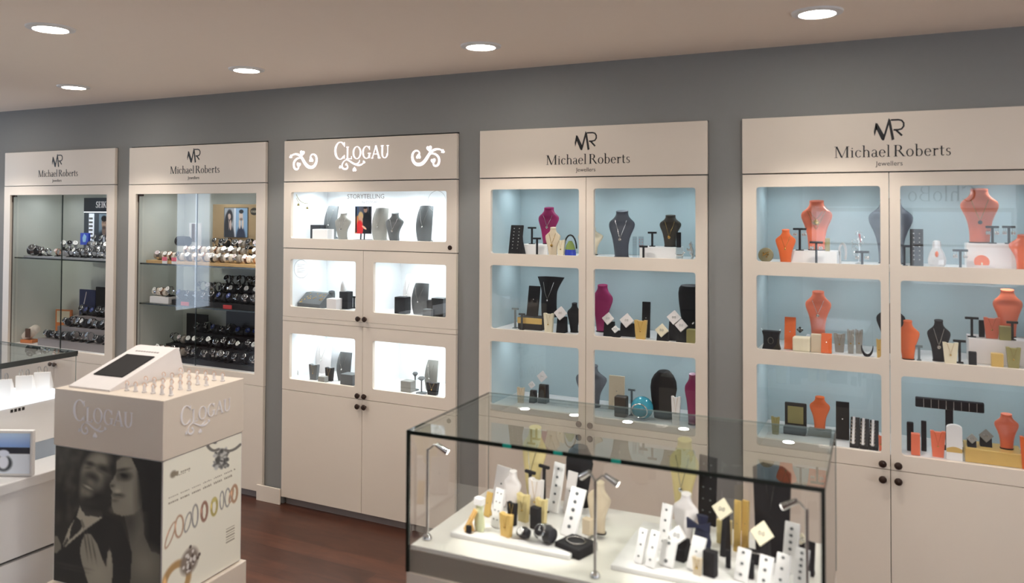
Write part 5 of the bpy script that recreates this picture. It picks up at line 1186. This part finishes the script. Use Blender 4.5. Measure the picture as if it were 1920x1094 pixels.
# first cabinet, upper shelf
N = 'upper shelf, 1st cabinet'; z = 1.3055
steps('grey stepped riser of watches on the upper shelf of the first cabinet', -5.66, -4.74, z, mat('grey_riser', srgb(150, 152, 154), .4), ((.03, .012), (.12, .05), (.2, .09)), (-5.66, -5.44, -5.22), .29)
watch('ks', -5.60, .07, z+.0125, 'at the far left of the '+N, .5, 1.35); watch('rs', -5.525, .075, z+.0125, '2nd from left, front row, '+N, .5)
for i, (x, k) in enumerate(((-5.40, 'rw'), (-5.335, 'rs'), (-5.27, 'rw'))): watch(k, x, .155, z+.0505, '%s left of blue box, %s' % (('first', 'second', 'third')[i], N), .9, 1.1)
watch_rows(0, [(-5.24, -4.80, .08, .012, 7, ['rs', 'rw', 'rs', 'rk']), (-5.13, -4.84, .16, .05, 5, ['rs', 'rw', 'rk']), (-5.18, -4.92, .245, .09, 4, ['rs', 'rk', 'rw'])], None, N, z, 21, None)
watch('rs', -5.455, .08, z+.0125, 'just left of the low gap, front row, '+N, .2, .8); watch('rr', -5.35, .08, z+.0125, 'only rose gold one, front row, '+N, .2, .85)
t = thing('blue_box', 'bright blue card box among the watches, first cabinet', 'box', (-5.28, .235, z+.0905), .2); MB().box(-.035, -.01, 0, .035, .01, .085, bev=.001).build('box', mat('blue_card', srgb(44, 74, 190), .35, var=.1, scale=15), t); MB().prism([(-.01, .02), (.012, .02), (.02, .06), (.0, .08), (-.015, .05)], -.0112, -.0102).build('light_print', mat('pale_blue_print', srgb(150, 200, 235), .4), t)
t = sign('tall display board with dark header and white lettering, first cabinet', -5.396, -4.78, 1.3058, 1.735, .305, mat('slate_board', srgb(70, 78, 86), .4))
h = MB().box(-.308, -.002, .33, .308, -.0003, .4285).build('header', mat('ink_blue_header', srgb(22, 30, 40), .35), t)
mb = MB(); add_word(mb, 'SEIKO', -.098, .357, .045, -.0036, -.0022, squash=.92); mb.build('header_lettering', WHITEP, h)
MB().box(-.308, -.0025, .322, .308, -.0004, .328).build('lit_line', mat('backlit_line', (.9, .95, 1), .4, var=0, emit=1.2), t)
mb = MB(); mb.box(-.245, -.006, .0, -.195, -.0005, .315); mb.build('lit_column', mat('backlit_column', (.85, .92, 1), .4, var=0, emit=.5), t)
mb = MB(); [mb.box(-.240, -.0085, .02+i*.028, -.200, -.0062, .034+i*.028) for i in range(10)]; mb.build('column_rungs', STEEL, t)
def man(img, gx, gz):
    img[:] = (.5, .58, .64); E_ = lambda *a, **k: ell(img, gx, gz, *a, **k)
    E_(.05, .3, .1, .17, (.08, .09, .11)); E_(.055, .12, .02, .05, (.55, .46, .4)); E_(.055, .07, .026, .04, (.72, .6, .52)); E_(.055, .035, .03, .022, (.08, .07, .07)); E_(.055, .1, .018, .012, (.35, .28, .25), soft=.5); E_(.045, .065, .006, .003, (.15, .1, .1)); E_(.066, .065, .006, .003, (.15, .1, .1)); E_(.055, .2, .012, .05, (.85, .87, .9))
picture('portrait_print', .11, .31, 50, 120, man, t, (-.085, -.002, .003))
# first cabinet, bottom
N = 'bottom shelf, 1st cabinet'; z = .6885
steps('grey stepped riser of dark watches on the bottom shelf, first cabinet', -5.52, -4.74, z, GREYPL, ((.04, .05), (.13, .13), (.215, .20)), (-5.5, -5.42, -5.36), .29)
watch_rows(0, [(-5.48, -4.80, .085, .05, 9, ['ks', 'rs', 'kb', 'rw', 'ks']), (-5.4, -4.86, .172, .13, 8, ['rk', 'ks', 'kb', 'rs']), (-5.34, -4.9, .252, .20, 7, ['rk', 'kn', 'ks'])], None, N, z, 31, None)
t = sign('navy blue board with a pale streak, bottom shelf of the first cabinet', -5.43, -5.255, .6888, 1.065, .302, mat('navy_board', srgb(34, 46, 92), .4)); MB().prism([(-.04, .27), (-.03, .27), (-.005, .36), (-.012, .36)], -.0012, -.0002).build('streak', PALE, t)
t = sign('black board with cut off white letters, bottom shelf of the first cabinet', -5.25, -4.76, .6888, 1.09, .302, BLACK); mb = MB(); add_word(mb, 'BO', -.12, .33, .05, -.0014, -.0003, align='l'); mb.build('lettering', GREYLT, t)
t = thing('watch_box', 'open orange and cream watch box, bottom shelf of the first cabinet', 'watch box', (-5.60, .27, z+.0005), .15); MB().box(-.075, .03, 0, .075, .045, .215, bev=.002).build('lid', mat('orange_card', srgb(214, 128, 70), .5), t); MB().box(-.06, .0285, .12, .06, .0297, .205).build('lining', CREAMY, t); MB().box(-.075, -.05, 0, .075, .0295, .055, bev=.002).build('base', PALE, t)
t = thing('watch_pillow', 'large cream watch pillow on an orange base, bottom left of the first cabinet', 'watch stand', (-5.655, .09, z+.0005), .2); mb = MB(); mb.M = Matrix.Translation((0, 0, .07)) @ Matrix.Rotation(PI/2-.6, 4, 'Y'); mb.lathe([(.012, -.07), (.03, -.06), (.036, 0), (.03, .06), (.012, .07)], n=20); mb.build('pillow', CUSHC, t, True); MB().box(-.06, -.035, 0, .045, .035, .022, bev=.002).build('base', mat('orange_card', (1, 1, 1)), t); MB().box(-.012, -.04, .04, .03, -.034, .105, bev=.002).build('watch_face', LBROWN, t)

# ------------------------------------------------------------------ scroll lettered cabinet contents
S = 1.4832; P_ = 'top window, brightly lit cabinet'
BLK(587, 606, 422, .14, S, BLACK, 'small black cube at the left, '+P_, d=.05); BLK(592, 620, 430, .06, S, WHITEP, 'low white block before the black cube, '+P_, d=.06)
CRV(606, 629, 387, .17, S, GREYST, 'grey curved necklace stand, leftmost in '+P_); BST(629, 659, 400, .08, S, GREYLT, 'light grey suede bust with a ring pendant, '+P_, SMALLP, 'ring pendant necklace on the light grey bust, brightly lit cabinet', drop=.45)
t_loc, w, h = at(665, 695, 387, .12, S)
t = thing('picture_easel', 'small easel with a colour photo of a couple, '+P_, 'picture', t_loc)
def redcouple(img, gx, gz):
    img[:] = (.35, .36, .42); E_ = lambda *a, **k: ell(img, gx, gz, *a, **k); poly(img, gx, gz, [(0, .06), (.03, .05), (.03, .17), (0, .17)], (.85, .5, .25)); poly(img, gx, gz, [(.0, .0), (.03, .0), (.035, .05), (.0, .06)], (.2, .3, .45))
    E_(.088, .11, .032, .085, (.08, .08, .1)); E_(.078, .02, .012, .016, (.78, .6, .5)); E_(.076, .008, .012, .007, (.15, .1, .08)); E_(.045, .055, .018, .025, (.88, .74, .5)); E_(.045, .085, .015, .03, (.85, .66, .55)); E_(.038, .125, .026, .045, (.8, .1, .12)); E_(.07, .12, .018, .006, (.85, .66, .55), rot=.6)
picture('couple_print', .116, .155, 60, 80, redcouple, t, (0, -.001, h-.156), bend=.03)
MB().box(-.052, .003, h-.15, .052, .006, h-.004).build('board', BLACKG, t)
for s in (-1, 1): MB().tube([(s*.012, .0, .0), (s*.012, .004, h-.14)], .004, 8).build('leg', BLACK, t)
MB().box(-.05, -.03, 0, .05, .03, .004).build('foot', BLACK, t)
CRV(695, 724, 391, .08, S, GREYLT, 'pale curved necklace stand right of the easel, '+P_); CRV(723, 738, 388, .2, S, PALE, 'white curved sheet behind the dark grey bust, '+P_)
BST(724, 757, 400, .07, S, GREYST, 'dark grey suede bust with a heart pendant, '+P_, SMALLP, 'heart pendant necklace on the dark grey bust, brightly lit cabinet', drop=.42)
CRV(778, 808, 387, .10, S, GREYST, 'grey curved necklace stand, rightmost in '+P_)
S = 1.0932; P_ = 'middle-left window, brightly lit cabinet'
loc, w, h = at(570, 616, 550, .09, S); t = thing('ring_tray', 'dark grey sloping ring tray in '+P_, 'ring tray', loc, -.1); MB().prism([(-.06, 0), (.06, 0), (.06, h), (.01, h), (-.06, h*.3)], -w/2, w/2, 'yz').build('tray', GREYST, t)
mb = MB(); r_ = random.Random(2)
for i in range(26): q = r_.random(); mb.ball((r_.uniform(-w*.42, w*.42), -.055+q*.065, h*.33+q*h*.62), .005, 6)
mb.build('rings', GOLD, t, True)
loc, w, h = at(617, 627, 546, .12, S); t = thing('ring_cone', 'dark cone shaped ring stand in '+P_, 'ring stand', loc); MB().lathe([(.012, 0), (.012, .004), (.003, .006), (.003, h*.6), (w*.5, h*.92), (w*.4, h)], n=16).build('stem', GREYST, t, True); MB().lathe([(w*.42, h*1.0002), (.002, h*1.03)], n=16).build('stone', NAVY, t)
BLK(618, 636, 560, .05, S, PALE, 'small pale block at the front of '+P_); BLK(641, 657, 547, .10, S, BLACK, 'black cube with a white cone on top, '+P_)
loc, w, h = at(639, 649, 526, .10, aty(648, 547, .1).z); t = thing('ring_finger', 'white finger cone on the black cube, '+P_, 'ring stand', loc); MB().lathe([(w/2, 0), (w*.45, h*.5), (w*.2, h*.9), (w*.05, h)], n=14).build('cone', WHITEP, t, True)
TST(658, 670, 556, .14, S, 'low dark T-shaped stand by the door rail, '+P_)
P_ = 'middle-right window, brightly lit cabinet'
CRV(755, 772, 516, .2, S, PALE, 'tall white curved stand at the back of '+P_); BLK(745, 765, 557, .08, S, BLACK, 'black cube at the left of '+P_); CRV(770, 800, 533, .08, S, GREYST, 'grey curved necklace stand in '+P_, name='curved_necklace_stand')
BLK(803, 815, 563, .10, S, BLACK, 'smaller black block at the right of '+P_); BLK(814, 836, 559, .06, S, BLACKG, 'wide black block at the right end of '+P_); BLK(796, 812, 580, .03, S, GREYST, 'flat grey pad on the shelf front, '+P_)
S = .6822; P_ = 'bottom-left window, brightly lit cabinet'
CRV(590, 618, 640, .2, S, PALE, 'tall white curved stand at the back of '+P_); CUP(581, 597, 684, .06, S, GREYST, 'dark tapered stand at the left of '+P_); CUP(611, 625, 690, .07, S, BLACK, 'black tapered stand in the middle of '+P_)
CRV(629, 655, 663, .1, S, GREYST, 'grey curved necklace stand in '+P_); BLK(645, 668, 701, .05, S, GREYST, 'dark grey box at the right of '+P_); BLK(600, 612, 706, .03, S, GREYLT, 'flat grey pad at the front of '+P_)
loc, w, h = at(551, 561, 690, .06, S); t = thing('ring_display', 'small curl of silver at the far left, '+P_, 'ring stand', loc); MB().tube([(.012*math.cos(a), 0, .014+.012*math.sin(a)+.001*i) for i, a in enumerate([q*.5 for q in range(22)])], .0015, 6).build('curl', SILVER, t, True)
P_ = 'bottom-right window, brightly lit cabinet'
BLK(756, 775, 714, .06, S, GREYLT, 'light grey cube at the left of '+P_)
for i, (a, b, vt, y) in enumerate(((774, 783, 698, .1), (784, 797, 707, .05))):
    loc, w, h = at(a, b, vt, y, S); t = thing('ring_pedestal', 'grey mushroom shaped ring stand, %s, %s' % (('taller', 'shorter')[i], P_), 'ring stand', loc); MB().lathe([(w*.7, 0), (w*.7, .003), (.004, .006), (.004, h*.75), (w*.5, h*.9), (w*.3, h)], n=18).build('stand', GREYST, t, True)
CRV(795, 818, 678, .12, S, GREYLT, 'pale grey curved necklace stand in '+P_); CUP(801, 822, 718, .05, S, BLACK, 'black bowl shaped ring holder at the right of '+P_)

# ------------------------------------------------------------------ inside the glass counter
t = thing('display_tray', 'low white tray under the left group inside the glass counter', 'display tray', (-0.988, -1.326, DECK+.0003), ANG, 'white trays in the glass counter'); MB().box(-.22, -.17, 0, .155, .165, .014, bev=.003).build('tray', WHITEP, t)
t = thing('display_tray', 'low white tray under the right group inside the glass counter', 'display tray', (-0.460, -1.321, DECK+.0003), ANG, 'white trays in the glass counter'); MB().box(-.255, -.165, 0, .235, .165, .014, bev=.003).build('tray', WHITEP, t)
TZ = DECK+.0148
def cb(u0, u1, vt, vb, zb=TZ):
    p = atz((u0+u1)/2, vb, zb); dep = (p-CAM).dot(Fv); return (p.x, p.y, zb), (u1-u0)*dep/FPX, zat((u0+u1)/2, vt, p.x, p.y)-zb
def panel(u0, u1, vt, vb, m, label, rows=0, cols=1, rz=-.3, tilt=.22, zb=TZ, dot=None):
    loc, w, h = cb(u0, u1, vt, vb, zb); return slab_card(label, loc, w, h/math.cos(tilt), m, rows or 1, cols if rows else 1, rz, tilt, None, dot or GREYST, 'earring_ladder' if rows else 'jewellery_ramp', 'earring stand' if rows else 'jewellery stand')
def cbust(u0, u1, vt, vb, m, label, prof=BUSTP, neck=None, rz=-.25, zb=TZ, **k):
    loc, w, h = cb(u0, u1, vt, vb, zb); b = bust('necklace_bust', label, 'necklace bust', loc, w/.98, h, m, rz, prof)
    if neck: necklace(b, neck, prof=prof, **k)
def ccup(u0, u1, vt, vb, m, label, zb=TZ, rz=-.25): loc, w, h = cb(u0, u1, vt, vb, zb); return cup(label, loc, w, h, m, rz)
def cblk(u0, u1, vt, vb, m, label, zb=TZ, rz=-.25, d=None, **k): loc, w, h = cb(u0, u1, vt, vb, zb); return block(label, loc, w, h, d or w*.7, m, rz, **k)
def cdia(u0, u1, v0, v1, vb, m, label, zb=TZ, rz=-.25, **k):
    loc, w, h = cb(u0, u1, v0, vb, zb); zc = zat((u0+u1)/2, (v0+v1)/2, loc[0], loc[1])-zb; return diamond(label, loc, w/1.42, zc, m, bh=zc*.8, rz=rz, **k)
L_ = 'left group, glass counter'; K_ = 'right group, glass counter'
cbust(974, 1030, 802, 940, YELLOW, 'tall gold satin bust, back of the '+L_, neck='pendant necklace on the tall gold bust, left group in the counter', drop=.42)
cbust(1057, 1116, 838, 948, BLACK, 'wide black bust, back of the '+L_, [(0, .34, .2), (.25, .36, .19), (.5, .45, .2), (.75, .5, .2), (.9, .42, .18), (1, .25, .17)])
cbust(1098, 1149, 905, 1000, BEIGE, 'ivory bust behind the middle light pole, '+L_, SMALLP)
panel(916, 952, 880, 948, PALE, 'pale upright panel at the back left, '+L_)
cbust(941, 982, 884, 958, PALE, 'white angular bust in front of the pale panel, '+L_, SMALLP)
for a, b, c, d, l in ((982, 1006, 883, 962, 'lower'), (1008, 1032, 873, 962, 'higher')):
    loc, w, h = cb(a, b, c, d); t_stand('black T-shaped stand, %s of two before the gold bust, %s' % (l, L_), loc, w, h, rz=-.3)
ccup(990, 1020, 899, 971, PALE, 'white tapered pendant stand before the gold bust, '+L_)
panel(1024, 1048, 874, 962, WHITEP, 'tall white earring ladder beside the black bust, '+L_, 5)
panel(1052, 1073, 890, 966, PALE, 'plain cream ladder right of the tall white one, '+L_)
panel(1046, 1080, 926, 1008, WHITEP, 'large leaning white earring ladder at the right front, '+L_, 5, tilt=.4)
ccup(968, 994, 927, 978, YELLOW, 'left one of two yellow pendant stands, '+L_); ccup(1003, 1027, 936, 984, YELLOW, 'right one of two yellow pendant stands, '+L_)
ccup(950, 971, 943, 985, BLACK, 'dark round topped stand left of the yellow stands, '+L_); ccup(935, 963, 964, 1006, GOLDBOX, 'gold pendant stand at the front, '+L_); cblk(995, 1014, 951, 992, BLACK, 'upright black block before the yellow stands, '+L_)
loc, w, h = cb(1012, 1034, 978, 1018); watch('ks', *loc, 'front right of the '+L_, -.3, .95, 'watch cushions in the glass counter')
loc, w, h = cb(974, 990, 996, 1010); watch('kb', *loc, 'front of the '+L_, -.2, .6, 'watch cushions in the glass counter')
loc, w, h = cb(888, 910, 934, 996); t = thing('perfume_bottle', 'pale green bottle shaped stand at the left of the '+L_, 'ornament', loc, -.2); MB().lathe([(w*.42, 0), (w*.55, h*.12), (w*.5, h*.4), (w*.36, h*.62), (w*.38, h*.8)], n=20, sy=.5).build('bottle', mat('pale_green', srgb(216, 220, 180), .3), t, True); MB().box(-w*.4, -.01, h*.801, w*.4, .01, h).build('cap', WHITEP, t)
panel(862, 878, 960, 997, mat('amber_stick', srgb(222, 176, 104), .4), 'leaning amber stick at the far left of the '+L_, tilt=.5, rz=-.9); panel(904, 917, 927, 970, GOLDBOX, 'slim gold panel behind the green bottle, '+L_)
panel(916, 938, 922, 990, WHITEP, 'white card of dark studs left of the gold stand, '+L_, 4, 2)
cblk(874, 884, 986, 1000, BLACK, 'tiny black cube at the left front, '+L_)
loc, w, h = cb(1041, 1110, 990, 1030, DECK+.0005); t = block('square black velvet pad with a silver bracelet, front of the glass counter', (loc[0]+.012, loc[1]-.012, loc[2]+.0), w*.86, .028, .085, BLACK, -.3, 'bracelet_pad', 'bracelet stand', bev=.004) ; MB().tube([(.028*math.cos(a), .024*math.sin(a), .0305) for a in [2*PI*i/24 for i in range(24)]], .002, 6, True).build('bracelet', SILVER, t, True)
cblk(1093, 1112, 972, 1002, BEIGE, 'small beige block behind the black velvet pad', bev=.003)
# right group
cbust(1253, 1313, 825, 974, YELLOW, 'tall gold satin bust, back of the '+K_, neck='pendant necklace on the tall gold bust, right group in the counter', drop=.42)
cbust(1260, 1312, 926, 1018, PALE, 'white bust in front of the tall gold bust, '+K_, SMALLP)
panel(1306, 1342, 858, 985, BLACK, 'tall black earring panel right of the gold bust, '+K_, 5, 2, tilt=.05)
loc, w, h = cb(1410, 1482, 873, 1045); t = thing('necklace_board', 'tall black necklace board in the '+K_, 'necklace stand', loc, -.25)
MB().prism([(-w*.42, 0), (w*.42, 0), (w*.5, h*.94), (w*.28, h), (-w*.28, h), (-w*.5, h*.94)], 0, .012).build('board', BLACK, t); MB().tube([(-w*.2, -.002, h*.97), (-w*.02, -.002, h*.5), (w*.16, -.002, h*.97)], .0009, 5).build('chain', SILVER, t); MB().box(-w*.4, -.03, 0, w*.4, .03, .004).build('foot', BLACK, t)
cblk(1464, 1484, 905, 1005, mat('brick_box', srgb(150, 74, 54), .5), 'narrow brick red box right of the black necklace board', rz=-.2) if False else None
cdia(1337, 1378, 932, 975, 1042, CREAMY, 'ivory diamond pad high at the back, '+K_, bw=.014); cblk(1345, 1372, 975, 1020, YELLOW, 'yellow block under the high ivory pad, '+K_, zb=TZ, d=.02)
for i, a in enumerate((1374, 1389)): panel(a, a+13, 941, 1036, GOLDBOX, 'upright gold bar, %s of two, %s' % (('left', 'right')[i], K_), tilt=.05)
cdia(1409, 1455, 973, 1025, 1072, CREAMY, 'ivory diamond pad in front of the black necklace board', bw=.02)
loc, w, h = cb(1294, 1340, 967, 1034); t = thing('bow_bust', 'navy stand with a wide bow, '+K_, 'necklace stand', loc, -.2); MB().rings([[(a*w*math.cos(q), b*w*math.sin(q), f*h) for q in [2*PI*i/20 for i in range(20)]] for f, a, b in ((0, .34, .2), (.3, .38, .2), (.6, .3, .16), (.72, .16, .1), (.8, .2, .1), (1, .26, .12))]).build('body', NAVY, t, True)
MB().prism([(0, h*.8), (-w*.5, h*.95), (-w*.48, h*.66), (0, h*.74), (w*.48, h*.66), (w*.5, h*.95)], -.03, -.022).build('bow', NAVY, t); mb = MB(); [mb.ball((x*w, -.2*w-.003, h*.38), .004, 6) for x in (-.2, -.1, 0, .1, .2)]; mb.build('crystals', SILVER, t, True)
cdia(1255, 1292, 981, 1024, 1050, WHITEP, 'white diamond pad before the white bust, '+K_)
panel(1230, 1252, 952, 1034, WHITEP, 'tall white earring ladder at the left of the '+K_, 4)
for i, (a, b, c, d) in enumerate(((1186, 1204, 1000, 1058), (1207, 1226, 1004, 1066))): panel(a, b, c, d, WHITEP, 'low white earring ladder, %s of the front left pair, %s' % (('left', 'right')[i], K_), 3, tilt=.35)
panel(1232, 1262, 1020, 1064, WHITEP, 'short white ladder under the white diamond pad, '+K_, 2, tilt=.35)
panel(1284, 1312, 1017, 1072, WHITEP, 'plain white card front centre, '+K_, tilt=.45); ccup(1298, 1317, 1046, 1078, BEIGE, 'small beige pendant stand front centre, '+K_)
cblk(1320, 1344, 1033, 1080, BLACK, 'black block with a chain, front centre, '+K_); cblk(1361, 1370, 1032, 1066, BLACK, 'slim black block left of the white ladders, '+K_); cblk(1403, 1414, 1052, 1086, BLACK, 'slim black block between the white ladders, '+K_)
for i, (a, b, c, d) in enumerate(((1374, 1400, 1036, 1092), (1417, 1444, 1050, 1102), (1449, 1475, 1046, 1102))): panel(a, b, c, d, WHITEP, 'front white earring card, %s, %s' % (('left', 'middle', 'right')[i], K_), 3, tilt=.3)
panel(1464, 1492, 987, 1076, WHITEP, 'tall ivory earring ladder by the black necklace board', 6, tilt=.2); panel(1485, 1511, 1036, 1100, WHITEP, 'shorter ivory earring ladder at the right end, '+K_, 5, tilt=.25)
loc, w, h = cb(1392, 1440, 1034, 1056); t = thing('bracelet_pad', 'curved black bracelet pad before the necklace board, '+K_, 'bracelet stand', loc, -.2); MB().lathe([(w*.5, 0), (w*.5, h*.6), (w*.44, h)], n=24, sy=.4).build('pad', BLACK, t, True); MB().tube([(w*.42*math.cos(a), w*.17*math.sin(a)-.004, h+.001) for a in [PI+PI*i/14 for i in range(15)]], .0015, 6).build('bracelet', SILVER, t)
panel(1513, 1525, 1020, 1082, BLACK, 'slim black stick at the right end of the counter', tilt=.1, zb=DECK+.0005); cdia(1494, 1516, 990, 1028, 1050, CREAMY, 'small ivory pad on black at the right end, '+K_)
strip_props()
